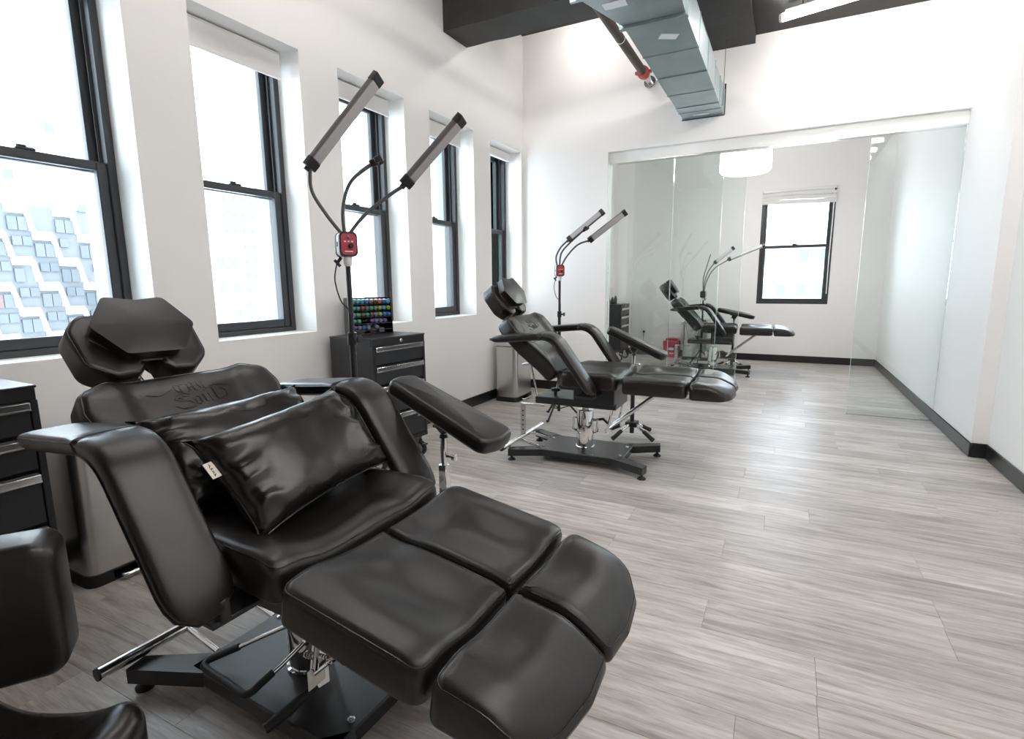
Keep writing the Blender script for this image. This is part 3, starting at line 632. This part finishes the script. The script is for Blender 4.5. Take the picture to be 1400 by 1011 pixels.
# ------------------------------------------------------------------ pillows
def pillow(name, label, M, w, h, th, seed, tagged=False):
    n = 44; k = 26; q = MB(); v = []; f = []
    def P(i, j, sd):
        u = -1+2*i/n; w_ = -1+2*j/k
        x = u*w/2*(1-.07*(1-abs(u)**3)*0-.05*(1-w_*w_)*abs(u)**3); y = w_*h/2*(1-.10*(1-u*u)*abs(w_)**3); ck = 1+.05*(abs(u)*abs(w_))**10; x *= ck; y *= ck
        e = max(0, (1-u**4)*(1-w_**4)); z = th/2*e**.42
        wr = noise.noise(Vector((x*14+seed, y*14, seed*2.3)))*.0025*e**.5; edge = (1-e)*e*4
        rad = math.atan2(w_, u); wr += (.0028+.006*sm(abs(u), .6, .92))*sin(w_*9+seed+5*noise.noise(Vector((u*3, w_*3, seed))))*edge
        return (x, y, sd*z+wr*(1 if sd > 0 else .5))
    for sd in (1, -1):
        o = len(v)
        for j in range(k+1):
            for i in range(n+1): v.append(P(i, j, sd))
        for j in range(k):
            for i in range(n): a = o+j*(n+1)+i; f.append((a, a+1, a+n+2, a+n+1) if sd > 0 else (a, a+n+1, a+n+2, a+1))
    q.add(v, f); me = q.mesh(name, 'leather2', 70)
    bm = bmesh.new(); bm.from_mesh(me); bmesh.ops.remove_doubles(bm, verts=bm.verts, dist=.0006); bm.to_mesh(me); bm.free()
    o = tag(link(name, me, None, M), label, 'pillow', 'black leather pillows on the front tattoo chair')
    pts = [P(i, 0, 0) for i in range(n+1)]+[P(n, j, 0) for j in range(k+1)][1:]+[P(i, k, 0) for i in range(n+1)][::-1][1:]+[P(0, j, 0) for j in range(k+1)][::-1][1:-1]
    MB().tube(pts, .0026, 6, True).obj('seam', 'leather2', o)
    if tagged:
        tg = MB().box((-w/2-.012, h/2-.115, -.001), (-w/2+.012, h/2-.07, .001)).obj('label_tag', 'tag', o, TR(0, 0, .006), 0)
        z_ = MB()
        for st in ([(.0, .0), (.15, .6), (.1, 0)], [(.2, .1), (.35, .5), (.4, .1)], [(.5, .1), (.6, .8), (.62, .1)], [(.72, .1), (.8, .5), (.95, .4)]):
            z_.tube([(-w/2-.004+b*.009, h/2-.110+a*.036, .0016) for a, b in st], .0011, 4)
        z_.obj('tag_print', 'ink', tg)
    return o
def pmat(cx, cy, cz, xdir, ydir):
    x = Vector(xdir).normalized(); y = Vector(ydir); y = (y-x*y.dot(x)).normalized(); z = x.cross(y)
    return Matrix(((x.x, y.x, z.x, cx), (x.y, y.y, z.y, cy), (x.z, y.z, z.z, cz), (0, 0, 0, 1)))
pillow('throw_pillow', 'rear black leather pillow resting against the backrest', C1 @ pmat(-.21, .0, .735, (.02, 1, .02), (-.66, 0, .75)), .50, .30, .13, 3)
pillow('throw_pillow', 'front black leather pillow with a white tag on its edge', C1 @ pmat(-.008, .03, .725, (-.10, 1, .07), (-.66, -.08, .72)), .50, .30, .14, 8, True)

# ------------------------------------------------------------------ armrest stands
def arm_stand(label, M, padz, tilt, padrot=0):
    t = thing('armrest_stand', label, 'armrest stand', M, 'adjustable padded armrest stands')
    hub = MB().box((-.045, -.045, .085), (.045, .045, .125), .005).tube([(0, 0, .03), (0, 0, .09)], .018, 12).obj('hub', 'blackpaint', t)
    for k in range(4):
        a = pi/4+k*pi/2+.3; e = Vector((cos(a), sin(a), 0))
        lg = MB().tube([e*.03+Vector((0, 0, .105)), e*.20+Vector((0, 0, .025))], .012, 12).obj('leg', 'chrome', t)
        MB().tube([e*.12+Vector((0, 0, .065)), e*.195+Vector((0, 0, .027)), e*.212+Vector((0, 0, .019))], [.0155, .0165, .018], 12).obj('rubber_foot', 'rubber', lg)
    MB().tube([(0, 0, .12), (0, 0, .36)], .0165, 16).obj('lower_pole', 'blackpaint', t)
    up = MB().tube([(0, 0, .34), (0, 0, .44)], .0165, 16).box((-.016, -.016, .34), (.016, .016, padz-.20), .002).tube([(0, 0, padz-.21), (0, 0, padz-.085)], .0125, 16).obj('upper_pole', 'chrome', t)
    MB().tube([(.012, 0, padz-.17), (.04, 0, padz-.17)], .005, 8).lathe([(.006, 0), (.013, .002), (.013, .014), (.006, .016)], 10, TR(.036, 0, padz-.17, 0, pi/2)).obj('thumb_screw', 'chrome', up)
    MB().lathe([(.016, -.10), (.012, -.085), (.03, -.06), (.034, -.045), (.03, -.03), (.022, -.02)], 18, TR(0, 0, padz)).box((-.04, -.012, padz-.066), (-.02, .012, padz-.054), .003).obj('ball_joint', 'plastic', t)
    MP = TR(0, 0, padz, padrot, tilt)
    o1 = [(-.215, -.072), (.25, -.095), (.27, 0), (.25, .095), (-.215, .072), (-.23, 0)]
    z = MB().pad(dense(rpoly(o1, [.03, .045, .15, .045, .03, .1]), .022), -.024, .034, .018, lambda x, y, q: .008*(1-q*q), 8, rb=.018); pe = z.edge
    po = z.obj('arm_pad', 'leather', t, MP, 60)
    MB().box((-.05, -.04, -.034), (.05, .04, -.020), .003).obj('mount_plate', 'blackpaint', po)
    return t
arm_stand('padded armrest stand beside the foreground chair, in front of the drawer cart', TR(-1.065, 1.535, 0), .752, radians(21), radians(-4))
arm_stand('padded armrest stand beside the chair in front of the glass', TR(-1.0, 4.02, 0), .745, radians(24), radians(4))
arm_stand('padded armrest stand beside the chair behind the glass', TR(-.60, 7.98, 0), .76, radians(12), radians(0))

# ------------------------------------------------------------------ gooseneck lamps
def bar_lamp(label, M, zb, necks, face, bodies='greybar'):
    t = thing('gooseneck_lamp', label, 'lamp', M, 'twin bar gooseneck lamps')
    for k in range(3):
        a = k*2*pi/3+.4; e = Vector((cos(a), sin(a), 0))
        lg = MB().tube([e*.02+Vector((0, 0, .20)), e*.19+Vector((0, 0, .012))], .009, 10).obj('tripod_leg', 'blackpaint', t)
        MB().tube([e*.185+Vector((0, 0, .012)), e*.21+Vector((0, 0, .0105))], .0105, 8).obj('rubber_foot', 'rubber', lg)
        MB().tube([e*.12+Vector((0, 0, .115)), Vector((0, 0, .08))], .005, 8).obj('brace', 'blackpaint', lg)
    MB().tube([(0, 0, .06), (0, 0, zb-.36)], .0135, 14).tube([(0, 0, .18), (0, 0, .22)], .022, 12).obj('lower_pole', 'blackpaint', t)
    up = MB().tube([(0, 0, zb-.37), (0, 0, zb-.075)], .0105, 14).obj('upper_pole', 'blackpaint', t)
    MB().tube([(0, 0, zb-.40), (0, 0, zb-.35)], .019, 14).tube([(.01, 0, zb-.375), (.045, -.01, zb-.375)], .007, 8).lathe([(.014, 0), (.018, .006), (.014, .012)], 8, TR(.04, -.009, zb-.375, 0, pi/2)).obj('clamp_knob', 'plastic', up)
    fa = math.atan2(face[1], face[0]); MX = TR(0, 0, zb, fa)      # local +x = red face normal
    bx = MB(); out = rpoly([(-.034, -.046), (.034, -.046), (.034, .046), (-.034, .046)], .018)
    RX = Matrix(((0, 0, 1, 0), (1, 0, 0, 0), (0, 1, 0, 0), (0, 0, 0, 1)))   # poly (y,z) extruded along x
    body = bx.prism(out, -.030, .012, RX).obj('control_box', 'white', t, MX, 40)
    MB().prism([(a*1.06, b*1.05) for a, b in out], .012, .024, RX).obj('bezel', 'plastic', body); MB().prism([(a*1.06, b*1.05) for a, b in out], -.040, -.030, RX).obj('back_cover', 'plastic', body)
    rp = MB().prism([(a*.86, b*.88) for a, b in out], .022, .0262, RX).obj('red_panel', 'red', body)
    MB().lathe([(.010, 0), (.010, .012), (.008, .014)], 14, TR(.026, .008, -.006, 0, pi/2)).obj('dial', 'plastic', rp)
    MB().lathe([(.007, 0), (.007, .002), (.005, .003)], 14, TR(.026, 0, .026, 0, pi/2)).obj('power_button', 'greybar', rp)
    q = MB()
    for k in range(3): q.box((.026, -.018+k*.014, .008), (.0268, -.010+k*.014, .0125))
    q.box((.026, -.016, -.030), (.0268, .016, -.026)); q.obj('icon_print', 'galvlabel', rp, smooth=0)
    MB().box((-.016, -.0355, -.008), (-.006, -.034, .010)).obj('usb_socket', 'ink', body, smooth=0)
    MB().lathe([(.013, -.085), (.017, -.078), (.02, -.048), (.014, -.044)], 16, TR(0, 0, 0)).obj('collar', 'white', body, TR(0, 0, 0))
    MB().tube([(-.02, -.02, -.05), (-.025, -.035, -.07)], .007, 8).tube([(-.025, -.045, -.06), (-.02, -.025, -.085)], .006, 8).obj('plug', 'plastic', body)
    MB().tube(spline([(-.024, -.036, zb-.075), (-.035, -.04, zb-.14), (-.02, -.03, zb-.22), (.012, -.014, zb-.27), (.014, -.01, zb-.36), (.016, -.012, zb-.60), (.02, -.016, .2)], 6), .0028, 6).obj('power_cord', 'cord', t)
    for kind, pts, e2, fdir in necks:
        gp = spline([Vector(p) for p in pts], 8); gn = MB().tube(gp, .0072, 10).obj('gooseneck', 'goose', t)
        a = Vector(pts[-1])
        if kind == 'bar':
            x = (Vector(e2)-a); Lb = x.length; x.normalize(); z = Vector(fdir); z = (z-x*z.dot(x)).normalized(); y = z.cross(x)
            MM = Matrix(((x.x, y.x, z.x, a.x), (x.y, y.y, z.y, a.y), (x.z, y.z, z.z, a.z), (0, 0, 0, 1)))
            sec = rpoly([(-.024, -.022), (.024, -.022), (.026, .008), (-.026, .008)], [.014, .014, .004, .004])
            RY = Matrix(((0, 0, 1, 0), (1, 0, 0, 0), (0, 1, 0, 0), (0, 0, 0, 1)))
            br = MB().prism(sec, .03, Lb-.025, RY).obj('light_bar', bodies, t, MM, 40)
            MB().box((.032, -.0225, .006), (Lb-.027, .0225, .0115), .001).obj('diffuser', 'diffuser', br, smooth=0)
            for s0, s1 in ((-.006, .032), (Lb-.030, Lb+.006)): MB().prism([(p_*1.08, q_*1.08) for p_, q_ in sec], s0, s1, RY).box((s0+.002, -.025, .004), (s1-.002, .025, .013), .002).obj('end_cap', 'plastic', br)
            MB().tube([(-.02, 0, -.006), (.004, 0, -.006)], .011, 10).obj('neck_socket', 'plastic', br)
        else:
            x = Vector(e2).normalized(); y = Vector((0, 0, 1)).cross(x).normalized(); z = x.cross(y)
            MM = Matrix(((x.x, y.x, z.x, a.x), (x.y, y.y, z.y, a.y), (x.z, y.z, z.z, a.z), (0, 0, 0, 1)))
            MB().lathe([(.012, -.02), (.015, -.01), (.015, .01), (.009, .014)], 12, MM @ Matrix.Rotation(pi/2, 4, 'Y')).box((.0, -.035, -.010), (.012, .035, .010), .003, 1, MM).box((.0, .026, -.012), (.034, .038, .012), .003, 1, MM).box((.0, -.038, -.012), (.030, -.026, .012), .003, 1, MM).obj('phone_clip', 'plastic', gn)
    return t
L1 = Vector((-1.56, 1.622, 0))
rel = lambda p: (p[0]-L1.x, p[1]-L1.y, p[2])
bar_lamp('tall gooseneck lamp with red control box in front of the windows', TR(*L1), 1.358, [
    ('bar', [rel(p) for p in ((-1.575, 1.612, 1.40), (-1.615, 1.575, 1.475), (-1.645, 1.54, 1.56), (-1.640, 1.536, 1.645))], rel((-1.443, 1.72, 1.985)), (.85, -.02, -.55)),
    ('clip', [rel(p) for p in ((-1.565, 1.618, 1.40), (-1.565, 1.618, 1.50), (-1.535, 1.64, 1.60), (-1.465, 1.70, 1.675))], (.6, .5, .35), None),
    ('bar', [rel(p) for p in ((-1.55, 1.63, 1.40), (-1.50, 1.67, 1.475), (-1.42, 1.735, 1.555), (-1.372, 1.77, 1.592))], rel((-1.164, 1.87, 1.835)), (.75, .0, -.65))], (.86, -.50))
L2 = Vector((-1.743, 4.333, 0)); rel2 = lambda p: (p[0]-L2.x, p[1]-L2.y, p[2])
bar_lamp('gooseneck lamp with red control box beside the far wall', TR(*L2), 1.305, [
    ('bar', [rel2(p) for p in ((-1.765, 4.33, 1.35), (-1.775, 4.33, 1.42), (-1.74, 4.345, 1.50), (-1.675, 4.36, 1.563))], rel2((-1.40, 4.44, 1.79)), (-.2, -.75, .1)),
    ('clip', [rel2(p) for p in ((-1.745, 4.335, 1.35), (-1.73, 4.335, 1.45), (-1.67, 4.36, 1.53), (-1.54, 4.39, 1.645))], (.8, .1, .6), None),
    ('bar', [rel2(p) for p in ((-1.725, 4.335, 1.35), (-1.68, 4.35, 1.43), (-1.60, 4.385, 1.52), (-1.505, 4.415, 1.555))], rel2((-1.215, 4.476, 1.775)), (.35, -.75, -.5))], (.62, -.78))
L3 = Vector((-1.03, 8.05, 0)); rel3 = lambda p: (p[0]-L3.x, p[1]-L3.y, p[2])
mat('palebar', (.50, .51, .52), .4)
bar_lamp('pale gooseneck lamp behind the chair in the glazed room', TR(*L3), 1.02, [
    ('bar', [rel3(p) for p in ((-1.03, 8.05, 1.06), (-1.02, 8.05, 1.20), (-.98, 8.05, 1.34), (-.90, 8.05, 1.46))], rel3((-.66, 8.05, 1.66)), (-.3, .8, -.2)),
    ('clip', [rel3(p) for p in ((-1.035, 8.05, 1.06), (-1.04, 8.05, 1.25), (-1.0, 8.05, 1.42), (-.96, 8.05, 1.58))], (0, 0, 1), None),
    ('bar', [rel3(p) for p in ((-1.025, 8.05, 1.06), (-.99, 8.05, 1.22), (-.90, 8.05, 1.38), (-.72, 8.05, 1.50))], rel3((-.28, 8.05, 1.68)), (-.2, .8, -.5))], (.1, .99), 'palebar')

# ------------------------------------------------------------------ tool carts
def tool_cart(label, M):
    # local: origin front-left floor corner seen from the room; x = out of front, y = along the front
    t = thing('drawer_cart', label, 'tool cart', M, 'black rolling drawer carts')
    w, dp, z0, z1 = .475, .40, .145, .868
    body = MB().box((-dp, 0, z0), (-.012, .018, z1-.008), .003).box((-dp, w-.018, z0), (-.012, w, z1-.008), .003).box((-dp, .018, z0), (-dp+.012, w-.018, z1-.01)).box((-dp+.012, .018, z0), (-.016, w-.018, z0+.03)).box((-.03, .018, z0+.03), (-.026, w-.018, z1-.05)).box((-.022, .003, z1-.052), (0, w-.003, z1-.006), .002).box((-.02, 0, z0), (0, .02, z1-.052), .002).box((-.02, w-.02, z0), (0, w, z1-.052), .002).box((-.02, .02, z0), (-.001, w-.02, z0+.028), .002).obj('cabinet_body', 'blackpaint', t, None, 30)
    MB().box((-dp-.002, -.002, z1-.010), (.003, w+.002, z1), .003).obj('top_panel', 'blackpaint', t)
    MB().lathe([(.011, 0), (.012, .003), (.008, .006), (.004, .006)], 16, TR(0, w*.52, z1-.028, 0, pi/2)).obj('lock', 'chrome', body)
    for (a, b) in ((.700, .814), (.570, .686), (.372, .556), (.178, .358)):
        dr = MB().box((-.018, .024, a), (-.002, w-.024, b), .003).box((-.30, .03, a+.01), (-.02, w-.03, b-.045)).obj('drawer', 'drawer', t, None, 30)
        MB().box((-.004, .024, b-.030), (.012, w-.024, b-.002), .004).box((.004, .024, b-.034), (.012, w-.024, b-.026), .002).obj('handle', 'satin', dr)
    MB().box((-.003, w-.10, .30), (.0, w-.06, .306)).obj('badge', 'chrome', t, smooth=0)
    for x in (-.05, -dp+.05):
        for y in (.05, w-.05):
            cs = MB().box((x-.03, y-.025, .138), (x+.03, y+.025, .145)).box((x-.012, y-.022, .06), (x+.022, y-.017, .138), .001).box((x-.012, y+.017, .06), (x+.022, y+.022, .138), .001).obj('caster', 'satin', t, smooth=0)
            MB().lathe([(.02, -.016), (.052, -.014), (.055, -.006), (.055, .006), (.052, .014), (.02, .016)], 24, TR(x+.016, y, .055, 0, 0, pi/2)).obj('wheel', 'rubber', cs)
            MB().lathe([(.012, -.0175), (.036, -.0168), (.038, -.0165)], 20, TR(x+.016, y, .055, 0, 0, pi/2)).lathe([(.038, .0165), (.036, .0168), (.012, .0175)], 20, TR(x+.016, y, .055, 0, 0, pi/2)).obj('hubcap', 'satin', cs)
            MB().box((x+.05, y-.02, .085), (x+.08, y+.02, .093), .003).obj('brake_tab', 'plastic', cs)
    return t
ca = radians(-6)
K1 = TR(-2.245, 2.50, 0, ca)
tool_cart('black drawer cart with ink bottles on top under the middle window', K1)
k2 = tool_cart('black drawer cart at the left edge beside the foreground chair', TR(-2.305, .855-.475, 0, radians(-1.5)))
k3 = tool_cart('black drawer cart behind the glass at the left', TR(-2.175, 7.89, 0, 0))
for k in range(3): tag(MB().lathe([(.022, 0), (.024, .005), (.024, .05+.02*k), (.012, .07+.02*k), (.012, .085+.02*k)], 14, TR(0, 0, 0)).obj('supply_bottle', 'plastic', None, TR(-2.40+.02*k, 8.02+.1*k, .868)), ['short', 'medium tall', 'tallest'][k]+' dark supply bottle on the cart behind the glass', 'bottle', 'supply bottles on the rear cart')

# ------------------------------------------------------------------ ink bottle rack on the cart
RM = K1 @ TR(-.285, .10, .868, radians(-20))
rk = thing('ink_rack', 'black acrylic tiered rack holding ink bottles on the drawer cart', 'rack', RM)
RW, RH, RD = .285, .245, .15
MB().box((-RD, 0, 0), (0, RW, .008), .001).obj('rack_base', 'acrylic', rk); MB().box((-RD, 0, .008), (-RD+.004, RW, RH), .001).obj('rack_back', 'acrylic', rk)
for yy in (0, RW-.004): MB().add([(-RD, yy, .008), (0, yy, .008), (-.02, yy, RH), (-RD, yy, RH), (-RD, yy+.004, .008), (0, yy+.004, .008), (-.02, yy+.004, RH), (-RD, yy+.004, RH)], [(0, 1, 2, 3), (4, 7, 6, 5), (0, 4, 5, 1), (1, 5, 6, 2), (2, 6, 7, 3), (3, 7, 4, 0)]).obj('side_panel', 'acrylic', rk, smooth=0)
hues = [('green', (.10, .55, .25)), ('blue', (.05, .22, .65)), ('teal', (.03, .50, .50)), ('grey', (.28, .28, .30)), ('violet', (.22, .10, .45)), ('brown', (.30, .10, .06)), ('orange', (.85, .20, .04)), ('lime', (.45, .62, .08)), ('sky blue', (.12, .45, .80)), ('lavender', (.30, .30, .50))]
for nm, c in hues: mat('ink_'+nm, tuple(q*.55+.01 for q in c), .25)
rows_ = ['green sky-blue green blue grey grey orange blue sky-blue'.replace('sky-blue', 'sky blue'), 0]
layout = [[0, 8, 2, 1, 3, 5, 6, 1, 8], [0, 2, 5, 3, 0, 3, 7, 8, 7], [3, 0, 5, 2, 5, 9, 7, 1, 1], [2, 0, None, None, 4, 9, 9, 4, None], [4, 9, 1, 9, None, 9, None, None, None]]
bm_body = MB().lathe([(.010, 0), (.0135, .003), (.0135, .075), (.011, .082), (.007, .086)], 14).mesh('ink_bottle', 'clearbody', 50)
bodies = {}; caps = {}
for nm, c in hues:
    bodies[nm] = MB().lathe([(.010, 0), (.0135, .003), (.0135, .072), (.011, .080), (.0075, .084)], 14).mesh('ink_bottle', 'ink_'+nm, 50)
    caps[nm] = MB().lathe([(.0085, .083), (.0085, .094), (.0045, .100), (.003, .108)], 12).mesh('cap', 'white', 50)
bdk = [MB().lathe([(.0085, .083), (.0085, .094), (.0045, .100), (.003, .108)], 12).mesh('cap', 'plastic', 50)]
rownm = ['top', 'second', 'middle', 'fourth', 'bottom']; onm = ['first', 'second', 'third', 'fourth', 'fifth', 'sixth', 'seventh', 'eighth', 'ninth']
for r_, rw in enumerate(layout):
    zr = .222-.043*r_
    MB().box((-RD+.004, .004, zr-.021), (-.022+.003*r_, RW-.004, zr-.017)).obj('shelf', 'acrylic', rk, smooth=0)
    for c_, h in enumerate(rw):
        if h is None: continue
        nm = hues[h][0]; o = link('ink_bottle', bodies[nm], None, RM @ TR(-.016+.003*r_, .0205+c_*.0305, zr-.003) @ Matrix.Rotation(-pi/2+.06, 4, 'Y'))
        tag(o, nm+' ink bottle, %s from the left in the %s row of the rack' % (onm[c_], rownm[r_]), 'ink bottle', 'ink bottles in the acrylic rack'); link('cap', caps[nm] if (h in (0, 8, 9) or (c_+r_) % 4 == 0) else bdk[0], o)
MB().box((-.03, .19, .012), (-.012, .225, .040), .002).obj('price_holder', 'greybar', rk)

# ------------------------------------------------------------------ step trash cans
def step_can(label, M):
    # local: x = out of the pedal face, origin front-left floor corner, y along face
    t = thing('trash_can', label, 'trash can', M, 'stainless steel step trash cans')
    w, dp, h = .385, .245, .625
    def rr(a, r=.045): return rpoly([(-dp+a, a), (-a, a), (-a, w-a), (-dp+a, w-a)], r, 6)
    MB().prism(rr(-.004), 0, .05).obj('base', 'rubber', t, smooth=40)
    MB().prism(rr(0), .05, .565).obj('body', 'steel', t, smooth=40)
    z = MB().pad(dense(rr(.001), .03), .572, h, .028, lambda x, y, q: .008*(1-q*q), 6, rb=.003); z.obj('lid', 'steel', t, None, 50)
    MB().prism(rr(.004), .565, .572).obj('lid_gap', 'ink', t)
    MB().box((-.004, w/2-.11, .008), (.004, w/2+.11, .046), .003).obj('pedal_recess', 'ink', t)
    MB().tube(spline([(.0, w/2-.085, .024), (.03, w/2-.085, .022), (.036, w/2-.06, .021), (.036, w/2+.06, .021), (.03, w/2+.085, .022), (0, w/2+.085, .024)], 5), .009, 10, flat=.7).obj('pedal', 'satin', t)
    return t
step_can('stainless step trash can behind the foreground chair by the left cart', TR(-2.395, .968, 0))
step_can('stainless step trash can in the corner under the last window', TR(-2.357, 4.704, 0))
step_can('stainless step trash can behind the chair in the glazed room', Matrix.Translation((-.98, 8.50, 0)) @ Matrix.Rotation(-pi/2, 4, 'Z') @ Matrix.Translation((0, -.385, 0)))

# ------------------------------------------------------------------ small things in the glazed room
sc = thing('sharps_container', 'red sharps bin on the floor behind the glass', 'sharps bin', TR(-1.57, 8.755, 0))
q = MB(); q.add([(-.105, -.08, 0), (.105, -.08, 0), (.105, .08, 0), (-.105, .08, 0), (-.12, -.09, .24), (.12, -.09, .24), (.12, .09, .24), (-.12, .09, .24)], [(0, 3, 2, 1), (4, 5, 6, 7), (0, 1, 5, 4), (1, 2, 6, 5), (2, 3, 7, 6), (3, 0, 4, 7)]); q.obj('tub', 'redbox', sc, smooth=0)
MB().box((-.122, -.092, .24), (.122, .092, .262), .006).box((-.09, -.03, .262), (.09, .09, .30), .006).obj('lid', 'redbox', sc)
MB().box((-.03, -.090, .12), (.05, -.083, .16), M=None).box((-.02, -.088, .06), (.05, -.080, .075)).obj('warning_print', 'galvlabel', sc, smooth=0)
ou = thing('wall_outlet', 'white wall outlet with a black plug on the back wall', 'outlet', TR(-2.07, YB, .41))
MB().box((-.058, -.006, -.06), (.058, 0, .06), .003).obj('cover_plate', 'white', ou); MB().box((.01, -.035, -.035), (.04, -.006, -.005), .004).tube([(.025, -.03, -.03), (.027, -.034, -.2), (.03, -.03, -.40)], .004, 6).obj('plug', 'plastic', ou)

# ------------------------------------------------------------------ work stool at the lower left edge
st = thing('work_stool', 'black leather work stool cut off by the lower left corner', 'stool', TR(-1.03, .20, 0, radians(25)))
sfn = lambda x, y, q: .030*gs(x, -.13, .05)+.022*gs(x, .16, .05)*(.4+.6*sm(y, -.1, .2))-.01*gs(x, 0, .1)
z = MB().pad(dense(rpoly([(-.20, -.19), (.20, -.19), (.20, .19), (-.20, .19)], .07), .02), .415, .475, .03, sfn, 12); z.obj('seat', 'leather2', st, None, 60)
z = MB().pad(dense(rpoly([(-.13, -.15), (.13, -.15), (.13, .15), (-.13, .15)], .035), .02), -.05, .05, .018, lambda x, y, q: .006*(1-q*q), 8, rb=.02); e_ = z.edge
bo = z.obj('backrest', 'leather', st, TR(-.16, .20, .622, radians(120)) @ Matrix.Rotation(pi/2, 4, 'Y') @ TR(0, 0, 0), 60); MB().tube(e_, .0025, 6, True).obj('piping', 'leather2', bo)
MB().tube(spline([(-.16, .0, .40), (-.30, .12, .42), (-.26, .22, .55), (-.20, .22, .66)], 6), .014, 10).obj('back_bar', 'chrome', st)
MB().tube([(0, 0, .08), (0, 0, .42)], .024, 14).obj('gas_lift', 'chrome', st)
for k in range(5):
    a = k*2*pi/5; e = Vector((cos(a), sin(a), 0)); lg = MB().tube([Vector((0, 0, .10)), e*.26+Vector((0, 0, .075))], [.022, .014], 10).obj('base_leg', 'blackpaint', st)
    MB().lathe([(.012, -.012), (.028, -.01), (.028, .01), (.012, .012)], 14, Matrix.Translation(e*.27+Vector((0, 0, .028))) @ Matrix.Rotation(a+pi/2, 4, 'Z') @ Matrix.Rotation(pi/2, 4, 'Y')).obj('caster', 'rubber', lg)
